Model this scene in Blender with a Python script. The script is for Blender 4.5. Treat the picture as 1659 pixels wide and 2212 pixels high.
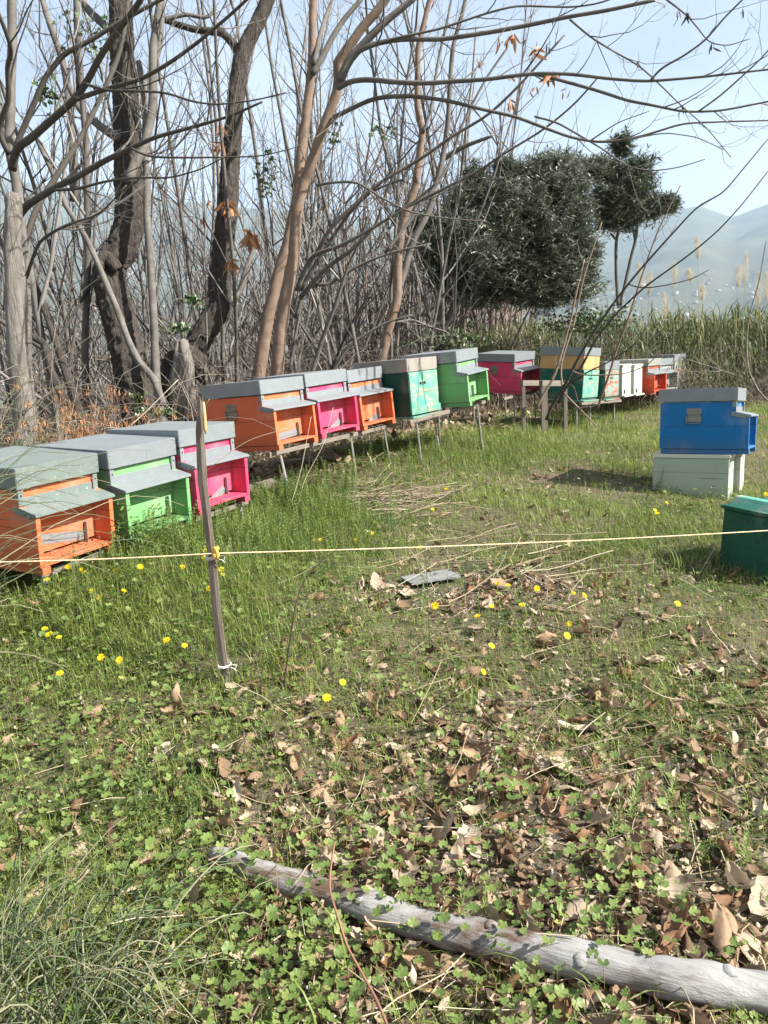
import bpy, bmesh, math, random
import numpy as np
from mathutils import Matrix, Vector

for o in list(bpy.data.objects): bpy.data.objects.remove(o)
S = bpy.context.scene
COL = S.collection
R = math.radians
rng = np.random.default_rng(7)
random.seed(7)

# ------------------------------------------------------------------ camera
PITCH, ROLL, EYE = 11.5, 3.0, 1.5
_u = np.array([-math.sin(R(ROLL))*math.cos(R(PITCH)), -math.cos(R(ROLL))*math.cos(R(PITCH)), -math.sin(R(PITCH))])
_f = np.array([0, 0, 1.0]); _f = _f - _f.dot(_u)*_u; _f /= np.linalg.norm(_f)
_r = np.cross(_f, _u)
W2C = np.stack([_r, _f, _u])            # rows: world axes in camera coords (x right, y down, z forward)
CAMP = np.array([0, 0, EYE])
cd = bpy.data.cameras.new("camera"); cam = bpy.data.objects.new("camera", cd); COL.objects.link(cam)
cd.sensor_fit = 'HORIZONTAL'; cd.sensor_width = 36; cd.lens = 36; cd.clip_start = 0.05; cd.clip_end = 30000
_m = np.eye(4); _m[:3, 0] = W2C[:, 0]; _m[:3, 1] = -W2C[:, 1]; _m[:3, 2] = -W2C[:, 2]; _m[:3, 3] = CAMP
cam.matrix_world = Matrix(_m.tolist())
S.camera = cam

# ------------------------------------------------------------------ light
SUN_AZ, SUN_EL = 109.0, 39.0            # azimuth clockwise from world +Y
w = bpy.data.worlds.new("World"); S.world = w; w.use_nodes = True
nt = w.node_tree; bg = nt.nodes["Background"]
sky = nt.nodes.new("ShaderNodeTexSky"); sky.sky_type = 'NISHITA'; sky.sun_disc = False
sky.sun_elevation = R(SUN_EL); sky.sun_rotation = R(SUN_AZ); sky.altitude = 300
sky.air_density = 1.0; sky.dust_density = 2.5; sky.ozone_density = 1.2
# thin high cloud veil, laid out on the sky's own directions
tc = nt.nodes.new("ShaderNodeTexCoord"); mp = nt.nodes.new("ShaderNodeMapping"); mp.inputs['Scale'].default_value = (1.2, 1.2, 3.0)
nz = nt.nodes.new("ShaderNodeTexNoise"); nz.inputs['Scale'].default_value = 1.6; nz.inputs['Detail'].default_value = 7; nz.inputs['Roughness'].default_value = .55
cr = nt.nodes.new("ShaderNodeValToRGB"); cr.color_ramp.elements[0].position = .38; cr.color_ramp.elements[1].position = .75
cr.color_ramp.elements[0].color = (.25, .25, .25, 1); cr.color_ramp.elements[1].color = (.85, .85, .85, 1)
mx = nt.nodes.new("ShaderNodeMixRGB"); mx.inputs[2].default_value = (7.6, 8.2, 9.1, 1)
L = nt.links.new
L(tc.outputs['Generated'], mp.inputs[0]); L(mp.outputs[0], nz.inputs['Vector']); L(nz.outputs[0], cr.inputs[0])
L(cr.outputs[0], mx.inputs[0]); L(sky.outputs[0], mx.inputs[1]); L(mx.outputs[0], bg.inputs[0])
bg.inputs[1].default_value = 0.058
sd = bpy.data.lights.new("sun", 'SUN'); sd.energy = 5.0; sd.angle = R(.53); sd.color = (1, .955, .89)
so = bpy.data.objects.new("sun", sd); COL.objects.link(so)
_d = Vector((math.sin(R(SUN_AZ))*math.cos(R(SUN_EL)), math.cos(R(SUN_AZ))*math.cos(R(SUN_EL)), math.sin(R(SUN_EL))))
so.rotation_euler = _d.to_track_quat('Z', 'Y').to_euler()
S.view_settings.view_transform = 'Standard'; S.view_settings.look = 'None'
S.view_settings.exposure = 1.28; S.view_settings.gamma = 1
S.render.engine = 'CYCLES'
S.cycles.max_bounces = 6; S.cycles.transparent_max_bounces = 4; S.cycles.volume_bounces = 2
S.cycles.use_denoising = True

# ------------------------------------------------------------------ geometry of the view (used to place things in the world)
def ray(px, py):
    c = np.array([(px-829.5)/1659, (py-1106)/1659, 1.0])
    return W2C @ c
def P(px, py, Y):
    "world point seen at photo position (px,py) at forward distance Y"
    d = ray(px, py); return CAMP + d*(Y/d[1])
def sst(a, b, x):
    t = np.clip((x-a)/(b-a), 0, 1); return t*t*(3-2*t)
def vnoise(x, y, s=1.0, seed=0):
    x = np.asarray(x, float)*s+seed*13.7; y = np.asarray(y, float)*s-seed*7.3
    v = (np.sin(x*1.7+1.3*np.sin(y*1.1+.5))+np.sin(y*1.9+1.7*np.sin(x*.9+2.1))+.6*np.sin(x*3.9+y*2.7+1.1)+.5*np.sin(y*5.3-x*3.1)+.35*np.sin(x*8.7+2.2*y)+.3*np.sin(y*9.9-4.1*x))
    return v/3.75
ROW0 = np.array([-.65, 5.3]); ROWD = np.array([math.sin(R(30)), math.cos(R(30))]); ROWN = np.array([-ROWD[1], ROWD[0]])
def gh(x, y):
    x = np.asarray(x, float); y = np.asarray(y, float)
    z = np.interp(y, [-40, 0, 3.5, 5.5, 7, 9, 11.5], [-3, .03, .36, .50, .64, .66, .74])-.045*np.clip(x, -4, 4)
    s = (x-ROW0[0])*ROWN[0]+(y-ROW0[1])*ROWN[1]
    z = z+.13*np.exp(-((x+1.05)**2+(y-3.75)**2)/.7)
    z = z+.07*np.exp(-(s-.1)**2/.5)*sst(1.5, 3.5, y)*(1-sst(7.5, 9, y))
    side = 1-sst(-.5, 2.8, x+.0*y)
    z = z-side*(.16*np.clip(s-.75, 0, 3)+.42*np.clip(s-3.75, 0, 40))
    z = z+.55*sst(10.4, 12.2, y-.12*x)*(1-side)
    z = z-.25*np.clip(y-14, 0, 60)*(1-side)
    r = np.hypot(x, y)
    z = z-.02*np.clip(r-45, 0, 3000)*(r > 45)
    z = z+.5*vnoise(x, y, .05)*sst(14, 60, r)*3
    z = z+.035*vnoise(x, y, 1.1)+.018*vnoise(x, y, 3.7, 1)
    z = z-.05*np.exp(-((x-.35)**2/.5+(y-4.0)**2/.35))
    return z
def ghit(px, py):
    d = ray(px, py); t = .3
    while t < 60:
        p = CAMP+d*t
        if p[2] < gh(p[0], p[1]): break
        t += .02
    return p

# ------------------------------------------------------------------ tags
def tag(o, label=None, cat=None, group=None, kind=None):
    if label: o['label'] = label
    if cat: o['category'] = cat
    if group: o['group'] = group
    if kind: o['kind'] = kind
    return o
def thing(name, loc=(0, 0, 0), label=None, cat=None, group=None, M=None):
    o = bpy.data.objects.new(name, None); COL.objects.link(o); o.empty_display_size = .1
    if M is not None: o.matrix_world = M
    else: o.location = loc
    return tag(o, label, cat, group)
def link(name, me, mat, parent=None, loc=None):
    o = bpy.data.objects.new(name, me); COL.objects.link(o)
    if mat is not None and len(me.materials) == 0: me.materials.append(mat)
    if parent is not None: o.parent = parent
    if loc is not None: o.location = loc
    return o

# ------------------------------------------------------------------ materials
def ramp(nt, cols, pos=None):
    r = nt.nodes.new("ShaderNodeValToRGB"); e = r.color_ramp.elements
    n = len(cols)
    pos = pos or [i/(n-1) for i in range(n)]
    while len(e) < n: e.new(.5)
    for i in range(n): e[i].position = pos[i]; e[i].color = (*cols[i], 1)
    return r
def mk(name, cols, scale=8, rough=.7, bump=0., stretch=(1, 1, 1), attr=False, transl=0, metal=0, pos=None, detail=6, mix2=None, spec=.4, bscale=None, coat=0):
    m = bpy.data.materials.new(name); m.use_nodes = True; nt = m.node_tree; b = nt.nodes["Principled BSDF"]; L = nt.links.new
    b.inputs['Roughness'].default_value = rough; b.inputs['Metallic'].default_value = metal
    b.inputs['Specular IOR Level'].default_value = spec
    tc = nt.nodes.new("ShaderNodeTexCoord"); mp = nt.nodes.new("ShaderNodeMapping"); mp.inputs['Scale'].default_value = stretch
    L(tc.outputs['Object'], mp.inputs[0])
    n = nt.nodes.new("ShaderNodeTexNoise"); n.inputs['Scale'].default_value = scale; n.inputs['Detail'].default_value = detail; n.inputs['Roughness'].default_value = .62
    L(mp.outputs[0], n.inputs['Vector'])
    r = ramp(nt, cols, pos)
    if attr:
        a = nt.nodes.new("ShaderNodeAttribute"); a.attribute_name = 'rnd'
        ma = nt.nodes.new("ShaderNodeMath"); ma.operation = 'MULTIPLY_ADD'; ma.inputs[1].default_value = .22; ma.inputs[2].default_value = -.11
        ad = nt.nodes.new("ShaderNodeMath"); ad.operation = 'ADD'; ad.use_clamp = True
        L(n.outputs[0], ma.inputs[0]); L(ma.outputs[0], ad.inputs[0]); L(a.outputs['Fac'], ad.inputs[1]); L(ad.outputs[0], r.inputs[0])
    else: L(n.outputs[0], r.inputs[0])
    out = r.outputs[0]
    if mix2:   # (colour, scale, lo, hi, stretch)
        n2 = nt.nodes.new("ShaderNodeTexNoise"); n2.inputs['Scale'].default_value = mix2[1]; n2.inputs['Detail'].default_value = 8; n2.inputs['Roughness'].default_value = .7
        mp2 = nt.nodes.new("ShaderNodeMapping"); mp2.inputs['Scale'].default_value = mix2[4] if len(mix2) > 4 else (1, 1, 1)
        L(tc.outputs['Object'], mp2.inputs[0]); L(mp2.outputs[0], n2.inputs['Vector'])
        mr = nt.nodes.new("ShaderNodeMapRange"); mr.inputs[1].default_value = mix2[2]; mr.inputs[2].default_value = mix2[3]
        L(n2.outputs[0], mr.inputs[0])
        x = nt.nodes.new("ShaderNodeMixRGB"); x.inputs[2].default_value = (*mix2[0], 1); L(mr.outputs[0], x.inputs[0]); L(out, x.inputs[1]); out = x.outputs[0]
    L(out, b.inputs['Base Color'])
    if bump:
        bn = nt.nodes.new("ShaderNodeBump"); bn.inputs['Strength'].default_value = 1; bn.inputs['Distance'].default_value = bump
        if bscale:
            n3 = nt.nodes.new("ShaderNodeTexNoise"); n3.inputs['Scale'].default_value = bscale; n3.inputs['Detail'].default_value = 8; n3.inputs['Roughness'].default_value = .65
            L(mp.outputs[0], n3.inputs['Vector']); L(n3.outputs[0], bn.inputs['Height'])
        else: L(n.outputs[0], bn.inputs['Height'])
        L(bn.outputs[0], b.inputs['Normal'])
    if transl:
        t = nt.nodes.new("ShaderNodeBsdfTranslucent"); L(out, t.inputs[0])
        ms = nt.nodes.new("ShaderNodeMixShader"); ms.inputs[0].default_value = transl
        L(b.outputs[0], ms.inputs[1]); L(t.outputs[0], ms.inputs[2]); L(ms.outputs[0], nt.nodes['Material Output'].inputs[0])
    return m

# ------------------------------------------------------------------ mesh tools
def np_mesh(name, V, faces, rnd=None, smooth=False):
    "faces: list of int arrays (M,k)"
    me = bpy.data.meshes.new(name)
    V = np.ascontiguousarray(V, dtype=np.float32)
    nl = sum(f.size for f in faces); nf = sum(len(f) for f in faces)
    me.vertices.add(len(V)); me.vertices.foreach_set('co', V.ravel())
    me.loops.add(nl); me.polygons.add(nf)
    me.loops.foreach_set('vertex_index', np.concatenate([f.ravel() for f in faces]).astype(np.int32))
    tot = np.concatenate([np.full(len(f), f.shape[1]) for f in faces]).astype(np.int32)
    st = np.concatenate([[0], np.cumsum(tot)[:-1]]).astype(np.int32)
    me.polygons.foreach_set('loop_start', st); me.polygons.foreach_set('loop_total', tot)
    if smooth: me.polygons.foreach_set('use_smooth', np.ones(nf, dtype=bool))
    if rnd is not None:
        a = me.attributes.new('rnd', 'FLOAT', 'POINT'); a.data.foreach_set('value', np.ascontiguousarray(rnd, dtype=np.float32))
    me.update(calc_edges=True); return me
class Tubes:
    def __init__(s): s.V = []; s.F = []; s.T = []; s.n = 0; s.rn = []
    def add(s, pts, rad, k=5, rnd=None, cap=True, rough=0., furrow=0.):
        pts = np.asarray(pts, float); n = len(pts)
        rad = np.broadcast_to(np.asarray(rad, float), (n,)) if np.ndim(rad) == 0 or len(rad) == n else np.interp(np.linspace(0, 1, n), np.linspace(0, 1, len(rad)), rad)
        d = np.gradient(pts, axis=0); d /= np.linalg.norm(d, axis=1)[:, None]+1e-9
        m = d.mean(0); ref = np.eye(3)[np.argmin(np.abs(m))]
        u = np.cross(d, ref); u /= np.linalg.norm(u, axis=1)[:, None]+1e-9; v = np.cross(d, u)
        a = np.arange(k)*2*math.pi/k
        rr = rad[:, None]*np.ones((n, k))
        if rough: 
            ph = rng.uniform(0, 6.28, 4)
            rr = rr*(1+rough*(np.sin(3*a+ph[0]+np.arange(n)[:, None]*.55)+.7*np.sin(5*a+ph[1]-np.arange(n)[:, None]*.9)+.5*np.sin(2*a+ph[2]+np.arange(n)[:, None]*1.7)+rng.normal(0, .35, (n, k))))
        if furrow:
            h = np.arange(n)[:, None]; ph = rng.uniform(0, 6.28, 6); nf = max(7, k//4)
            f1 = np.abs(np.sin(nf*.5*a+ph[0]+1.1*np.sin(h*.21+ph[1])+.5*np.sin(h*.57+2*a+ph[2]))); f2 = np.abs(np.sin(nf*.85*a+ph[3]-1.3*np.sin(h*.17+ph[4])+.7*np.sin(h*.43-a)))
            rr = rr*(1+furrow*(np.minimum(f1, f2)*1.6-.6)+furrow*.15*np.sin(h*.5+3*a)*np.sin(h*.31+ph[5])+rng.normal(0, furrow*.22, (n, k)))
        V = pts[:, None]+rr[:, :, None]*(np.cos(a)[None, :, None]*u[:, None]+np.sin(a)[None, :, None]*v[:, None])
        i = np.arange(n-1)[:, None]*k; j = np.arange(k)[None]; j2 = (j+1) % k
        F = np.stack([i+j, i+j2, i+k+j2, i+k+j], -1).reshape(-1, 4)+s.n
        s.V.append(V.reshape(-1, 3)); s.F.append(F); cnt = n*k
        if cap:
            c = np.stack([pts[0], pts[-1]]); s.V.append(c); jj = np.arange(k)
            b0 = s.n+cnt
            s.T.append(np.stack([np.full(k, b0), s.n+(jj+1) % k, s.n+jj], 1)); s.T.append(np.stack([np.full(k, b0+1), s.n+(n-1)*k+jj, s.n+(n-1)*k+(jj+1) % k], 1)); cnt += 2
        s.n += cnt; s.rn.append(np.full(cnt, rng.random() if rnd is None else rnd))
    def mesh(s, name, off=(0, 0, 0), smooth=True):
        F = [np.concatenate(s.F)]
        if s.T: F.append(np.concatenate(s.T))
        return np_mesh(name, np.concatenate(s.V)-np.asarray(off), F, np.concatenate(s.rn), smooth)
def rotm(yaw, tilt, roll=None):
    "N rotation matrices: roll about z, tilt about x, yaw about z"
    c, s_ = np.cos(yaw), np.sin(yaw); ct, st = np.cos(tilt), np.sin(tilt); z = np.zeros_like(c); o = np.ones_like(c)
    A = np.stack([np.stack([c, -s_, z], -1), np.stack([s_, c, z], -1), np.stack([z, z, o], -1)], -2)
    B = np.stack([np.stack([o, z, z], -1), np.stack([z, ct, -st], -1), np.stack([z, st, ct], -1)], -2)
    M = A@B
    if roll is not None:
        cr_, sr = np.cos(roll), np.sin(roll)
        C = np.stack([np.stack([cr_, -sr, z], -1), np.stack([sr, cr_, z], -1), np.stack([z, z, o], -1)], -2)
        M = M@C
    return M
class Scatter:
    def __init__(s): s.V = []; s.F = {}; s.n = 0; s.rn = []
    def add(s, tv, tf, M, t, sc, rnd):
        N = len(t); m = len(tv)
        sc = np.asarray(sc, float)
        if sc.ndim == 1: sc = sc[:, None]*np.ones(3)
        V = np.einsum('nij,nkj->nki', M, tv[None]*sc[:, None, :])+t[:, None]
        off = s.n+np.arange(N)*m
        for f in tf:
            s.F.setdefault(f.shape[1], []).append((off[:, None, None]+f[None]).reshape(-1, f.shape[1]))
        s.V.append(V.reshape(-1, 3)); s.n += N*m; s.rn.append(np.repeat(rnd, m))
    def mesh(s, name, smooth=False, off=(0, 0, 0)):
        return np_mesh(name, np.concatenate(s.V)-np.asarray(off), [np.concatenate(v) for v in s.F.values()], np.concatenate(s.rn), smooth)
class PB:
    "a part made of several shaped solids, joined and bevelled"
    def __init__(s): s.b = bmesh.new()
    def box(s, x0, x1, y0, y1, z0, z1, rot=None, c=None):
        v = [Vector((x, y, z)) for x in (x0, x1) for y in (y0, y1) for z in (z0, z1)]
        if rot is not None:
            c = Vector(c if c else ((x0+x1)/2, (y0+y1)/2, (z0+z1)/2)); v = [rot@(q-c)+c for q in v]
        v = [s.b.verts.new(q) for q in v]
        for f in ((0, 1, 3, 2), (4, 6, 7, 5), (0, 4, 5, 1), (2, 3, 7, 6), (0, 2, 6, 4), (1, 5, 7, 3)): s.b.faces.new([v[i] for i in f])
        return s
    def prism(s, poly, axis, a, b):
        def pt(p, q): return {'x': (q, p[0], p[1]), 'y': (p[0], q, p[1]), 'z': (p[0], p[1], q)}[axis]
        A = [s.b.verts.new(pt(p, a)) for p in poly]; B = [s.b.verts.new(pt(p, b)) for p in poly]; n = len(poly)
        s.b.faces.new(A); s.b.faces.new(B[::-1])
        for i in range(n): s.b.faces.new([A[i], B[i], B[(i+1) % n], A[(i+1) % n]])
        return s
    def cyl(s, p0, p1, r, k=12):
        p0 = Vector(p0); p1 = Vector(p1); d = (p1-p0).normalized(); u = d.orthogonal().normalized(); v = d.cross(u)
        A = []; B = []
        for i in range(k):
            a = 2*math.pi*i/k; q = (u*math.cos(a)+v*math.sin(a))*r; A.append(s.b.verts.new(p0+q)); B.append(s.b.verts.new(p1+q))
        s.b.faces.new(A[::-1]); s.b.faces.new(B)
        for i in range(k): s.b.faces.new([A[i], A[(i+1) % k], B[(i+1) % k], B[i]])
        return s
    def done(s, name, mat, parent=None, bev=.0012, seg=1):
        bmesh.ops.recalc_face_normals(s.b, faces=s.b.faces)
        if bev:
            ed = [e for e in s.b.edges if len(e.link_faces) == 2 and e.calc_face_angle(0) > .6]
            bmesh.ops.bevel(s.b, geom=ed, offset=bev, segments=seg, affect='EDGES', clamp_overlap=True)
        me = bpy.data.meshes.new(name); s.b.to_mesh(me); s.b.free(); return link(name, me, mat, parent)
# ================================================================== the setting
soil = mk("soil", [(.045, .033, .022), (.10, .075, .05), (.17, .13, .09), (.05, .06, .02)], scale=7, rough=.95, bump=.02, bscale=60, mix2=((.05, .075, .018), 1.3, .45, .62))
scrub = mk("scrub_ground", [(.05, .04, .03), (.12, .095, .07), (.16, .12, .09), (.07, .08, .035)], scale=.8, rough=.95, bump=.05)
# ground sheet: fine near the camera, wide out to the horizon
def axis(lim, fine, step):
    a = list(np.arange(-fine, fine+.001, step)); s_ = step; x = a[-1]
    while x < lim: s_ *= 1.22; x += s_; a.append(x)
    x = -fine; s_ = step
    while x > -lim: s_ *= 1.22; x -= s_; a.insert(0, x)
    return np.array(a)
ax = axis(3000, 6, .11); ay = axis(3000, 6, .11)+6.5
gx, gy = np.meshgrid(ax, ay); gz = gh(gx, gy)
fine = (np.hypot(gx, gy-6) < 9); gz = gz+fine*.012*vnoise(gx, gy, 9, 3)
nx, ny = len(ax), len(ay); idx = np.arange(nx*ny).reshape(ny, nx)
F = np.stack([idx[:-1, :-1], idx[:-1, 1:], idx[1:, 1:], idx[1:, :-1]], -1).reshape(-1, 4)
go = link("ground", np_mesh("ground", np.stack([gx, gy, gz], -1).reshape(-1, 3), [F], smooth=True), soil); tag(go, kind='structure')
# far mountains across the valley
def ridge(az):   # elevation angle (deg) of the skyline
    pts = [(-70, 8), (-40, 12), (-25, 12.2), (-10, 10.6), (5, 9.0), (17, 7.6), (19.8, 8.3), (22.2, 8.5), (24.2, 7.55), (26.5, 8.2), (30, 9), (45, 10), (70, 7)]
    return np.interp(az, [p[0] for p in pts], [p[1] for p in pts])
az = np.radians(np.linspace(-75, 75, 420)); rr = np.concatenate([np.linspace(900, 6200, 90), np.linspace(6300, 9000, 12)])
AZ, RR = np.meshgrid(az, rr)
top = np.tan(np.radians(ridge(np.degrees(AZ))))*6200
t = np.clip((RR-1100)/5100, 0, 1)
HX, HY = RR*np.sin(AZ), RR*np.cos(AZ)
HZ = -190+(top+190)*t**1.25-(RR > 6200)*(RR-6200)*.35
HZ += (60*vnoise(HX, HY, .0016, 2)+32*vnoise(HX, HY, .004, 5)+14*vnoise(HX, HY, .011, 4))*np.sin(np.clip(t, 0, 1)*math.pi)**.6*1.3
n0, n1 = AZ.shape; idx = np.arange(n0*n1).reshape(n0, n1)
F = np.stack([idx[:-1, :-1], idx[:-1, 1:], idx[1:, 1:], idx[1:, :-1]], -1).reshape(-1, 4)
hillm = mk("hill_woods", [(.03, .045, .02), (.06, .07, .035), (.10, .095, .06), (.05, .06, .03)], scale=.004, rough=1, detail=12)
ho = link("hills", np_mesh("hills", np.stack([HX, HY, HZ], -1).reshape(-1, 3), [F], smooth=True), hillm); tag(ho, kind='structure')
# far-off town on the lower slope
def hillz(x, y):
    r_ = np.hypot(x, y); a = np.arctan2(x, y); i = np.clip((a-az[0])/(az[1]-az[0]), 0, n1-2); j = np.clip(np.searchsorted(rr, r_)-1, 0, n0-2)
    f = (r_-rr[j])/(rr[j+1]-rr[j]); i0 = i.astype(int)
    return HZ[j, i0]*(1-f)+HZ[j+1, i0]*f
N = 1700
ta = R(-34)+rng.random(N)*R(60); tr = 1700+1900*rng.random(N)**1.5
keep = vnoise(tr*np.sin(ta), tr*np.cos(ta), .004, 9) > -.15; ta, tr = ta[keep], tr[keep]; N = len(ta)
cube = np.array([(x, y, z) for x in (-.5, .5) for y in (-.5, .5) for z in (0, 1)]+[(-.5, 0, 1.35), (.5, 0, 1.35)], float)
cf = [np.array([(0, 1, 3, 2), (4, 6, 7, 5), (0, 4, 5, 1), (2, 3, 7, 6), (1, 5, 9, 8), (3, 8, 9, 7)]), np.array([(1, 8, 3), (5, 7, 9)])]
s_ = Scatter(); x, y = tr*np.sin(ta), tr*np.cos(ta)
s_.add(cube, cf, rotm(rng.random(N)*3, np.zeros(N)), np.stack([x, y, hillz(x, y)-1], -1), np.stack([rng.uniform(7, 17, N), rng.uniform(6, 11, N), rng.uniform(3, 8, N)], -1), rng.random(N))
tm = mk("town_plaster", [(.22, .20, .18), (.38, .36, .33), (.30, .25, .20), (.46, .45, .43)], attr=True, rough=.9)
tag(link("far_town", s_.mesh("far_town"), tm), "pale houses of a town spread over the hazy slope across the valley", "town", kind='stuff')

# ================================================================== hives
FIT = {
 'h1': ([0.4044, -0.9146, 0.0064, -0.2132, -0.101, -0.9718, 0.8894, 0.3916, -0.2358], [-1.463, -0.231, 3.454]),
 'h2': ([0.4529, -0.8912, -0.0254, -0.2202, -0.0842, -0.9718, 0.8639, 0.4457, -0.2344], [-1.223, -0.346, 3.896]),
 'h3': ([0.4648, -0.8843, -0.0449, -0.2047, -0.0581, -0.9771, 0.8614, 0.4634, -0.208], [-0.991, -0.484, 4.31]),
 'h4': ([0.511, -0.8538, -0.0999, -0.2135, -0.0135, -0.9768, 0.8327, 0.5205, -0.1892], [-0.695, -0.91, 5.215]),
 'h5': ([0.5778, -0.8096, -0.1037, -0.2301, -0.0396, -0.9724, 0.7831, 0.5857, -0.2092], [-0.426, -1.029, 5.613]),
 'h6': ([0.555, -0.8222, -0.1265, -0.2326, -0.0074, -0.9725, 0.7987, 0.5692, -0.1954], [-0.153, -1.128, 6.027]),
 'h7': ([0.5614, -0.8229, -0.0876, -0.2134, -0.0417, -0.9761, 0.7995, 0.5667, -0.199], [0.309, -1.267, 6.297]),
 'h8': ([0.485, -0.8675, -0.1104, -0.2502, -0.0167, -0.9681, 0.8379, 0.4972, -0.2251], [0.714, -1.402, 6.613]),
 'h9': ([0.6425, -0.7653, -0.0387, -0.2322, -0.1463, -0.9616, 0.7303, 0.6268, -0.2717], [1.675, -1.892, 9.116]),
 'h10': ([0.5997, -0.7999, 0.0221, -0.1488, -0.1386, -0.9791, 0.7862, 0.5839, -0.2021], [2.394, -1.877, 8.771]),
 'h11': ([0.6199, -0.7841, -0.0294, -0.1667, -0.095, -0.9814, 0.7668, 0.6133, -0.1896], [2.728, -1.801, 9.162]),
 'blue': ([0.521, -0.8534, -0.0155, -0.1162, -0.053, -0.9918, 0.8456, 0.5185, -0.1268], [2.585, -0.895, 5.536]),
}

def fitM(k):
    Rm, t = FIT[k]; A = np.eye(4); A[:3, :3] = W2C@np.array(Rm).reshape(3, 3); A[:3, 3] = CAMP+W2C@np.array(t); return A
def placed(M, off):
    B = M.copy(); B[:3, 3] = M[:3, 3]+M[:3, :3]@np.array(off); return Matrix(B.tolist())
def boards(m):
    "grain cracks, a board joint, knots and grime on painted boards, on the board's own coordinates"
    nt = m.node_tree; L = nt.links.new; b = nt.nodes['Principled BSDF']; src = b.inputs['Base Color'].links[0].from_socket
    tc = nt.nodes.new("ShaderNodeTexCoord"); sp = nt.nodes.new("ShaderNodeSeparateXYZ"); L(tc.outputs['Object'], sp.inputs[0])
    def noise(sc, st, det=6):
        mp = nt.nodes.new("ShaderNodeMapping"); mp.inputs['Scale'].default_value = st; n = nt.nodes.new("ShaderNodeTexNoise"); n.inputs['Scale'].default_value = sc; n.inputs['Detail'].default_value = det
        L(tc.outputs['Object'], mp.inputs[0]); L(mp.outputs[0], n.inputs['Vector']); return n.outputs[0]
    def math_(op, x, y=None, clamp=False):
        q = nt.nodes.new("ShaderNodeMath"); q.operation = op; q.use_clamp = clamp
        for i, v in enumerate((x, y)):
            if v is None: continue
            if isinstance(v, (int, float)): q.inputs[i].default_value = v
            else: L(v, q.inputs[i])
        return q.outputs[0]
    def rng_(x, lo, hi, a, b_):
        r = nt.nodes.new("ShaderNodeMapRange"); L(x, r.inputs[0]); r.inputs[1].default_value = lo; r.inputs[2].default_value = hi; r.inputs[3].default_value = a; r.inputs[4].default_value = b_; return r.outputs[0]
    def mixc(fac, c1, col):
        x = nt.nodes.new("ShaderNodeMixRGB"); L(fac, x.inputs[0]); L(c1, x.inputs[1]); x.inputs[2].default_value = (*col, 1); return x.outputs[0]
    wob = math_('MULTIPLY', noise(6, (1, 1, 1), 2), .012)
    z = math_('ADD', sp.outputs[2], wob)
    seam = rng_(math_('ABSOLUTE', math_('SUBTRACT', z, .206)), .0006, .0018, .8, 0)
    crack = rng_(noise(11, (.35, .35, 9), 7), .665, .70, 0, .55)
    vo = nt.nodes.new("ShaderNodeTexVoronoi"); vo.inputs['Scale'].default_value = 6.5; L(tc.outputs['Object'], vo.inputs['Vector']); knot = rng_(vo.outputs['Distance'], .05, .085, .5, 0)
    dirt = rng_(noise(3.2, (1.5, 1.5, .7), 9), .50, .80, 0, .38); low = rng_(sp.outputs[2], .03, .12, .28, 0); chalk = rng_(noise(5, (1, 1, .6), 8), .52, .78, 0, .22)
    c = mixc(chalk, src, (.75, .72, .66)); c = mixc(dirt, c, (.10, .075, .05)); c = mixc(low, c, (.12, .09, .06)); c = mixc(knot, c, (.05, .03, .02)); c = mixc(crack, c, (.03, .02, .015)); c = mixc(seam, c, (.015, .01, .008))
    L(c, b.inputs['Base Color']); return m
def paint(name, col, worn=None, w=(.56, .66), var=.12, bump=.0012):
    c = np.array(col); lo = tuple(np.clip(c*(1-var), 0, 1)); hi = tuple(np.clip(c*(1+var*.6), 0, 1))
    return boards(mk(name, [lo, tuple(c), hi], scale=5, rough=.58, bump=bump, bscale=26, stretch=(1, 1, 5), mix2=(worn or tuple(c*.45), 9, w[0], w[1], (1, 1, 2.2)), spec=.3))
PM = dict(deepteal=paint("deep_teal_paint", (.006, .058, .04), (.02, .03, .025), (.6, .75)), orange=paint("orange_paint", (.62, .145, .055), w=(.70, .9)), pink=paint("pink_paint", (.64, .05, .13), w=(.70, .9)),
          green=paint("green_paint", (.155, .38, .14), w=(.70, .9)), blue=paint("blue_paint", (.004, .155, .40), w=(.68, .9)),
          teal=paint("teal_paint", (.008, .105, .075), (.03, .06, .05), (.6, .75)), aqua=paint("worn_aqua_paint", (.10, .36, .27), (.30, .33, .24), (.47, .60), bump=.002),
          beige=paint("beige_paint", (.50, .31, .13), (.45, .27, .12), (.6, .8)), red=paint("red_paint", (.55, .06, .02), (.2, .03, .02), (.55, .75)),
          worn=paint("worn_mixed_paint", (.20, .30, .24), (.38, .08, .05), (.48, .58)), white=paint("cream_paint", (.58, .59, .49), (.4, .42, .35), (.68, .85)),
          sage=paint("sage_paint", (.36, .43, .33), (.22, .26, .2), (.70, .82)), grey=paint("grey_paint", (.35, .36, .34), (.2, .2, .18)), dkgreen=paint("dark_green_paint", (.010, .085, .048), (.02, .03, .03), (.55, .7)))
def metal(name, a, b, c, st=(1, 1, 1), rough=.5, mix2=None):
    return mk(name, [a, b, c], scale=14, rough=rough, metal=.35, bump=.0004, bscale=90, stretch=st, mix2=mix2 or ((.40, .43, .44), 30, .60, .76))
zinc = metal("galvanised_sheet", (.19, .215, .225), (.24, .265, .275), (.29, .315, .325))
zincmossy = metal("mossy_galvanised_sheet", (.14, .18, .165), (.20, .24, .22), (.26, .29, .275), mix2=((.42, .45, .43), 55, .60, .68))
zincstreak = metal("streaked_galvanised_sheet", (.19, .215, .225), (.24, .265, .275), (.29, .315, .325), mix2=((.14, .17, .16), 22, .60, .72, (1.6, 1.6, .18)))
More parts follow.
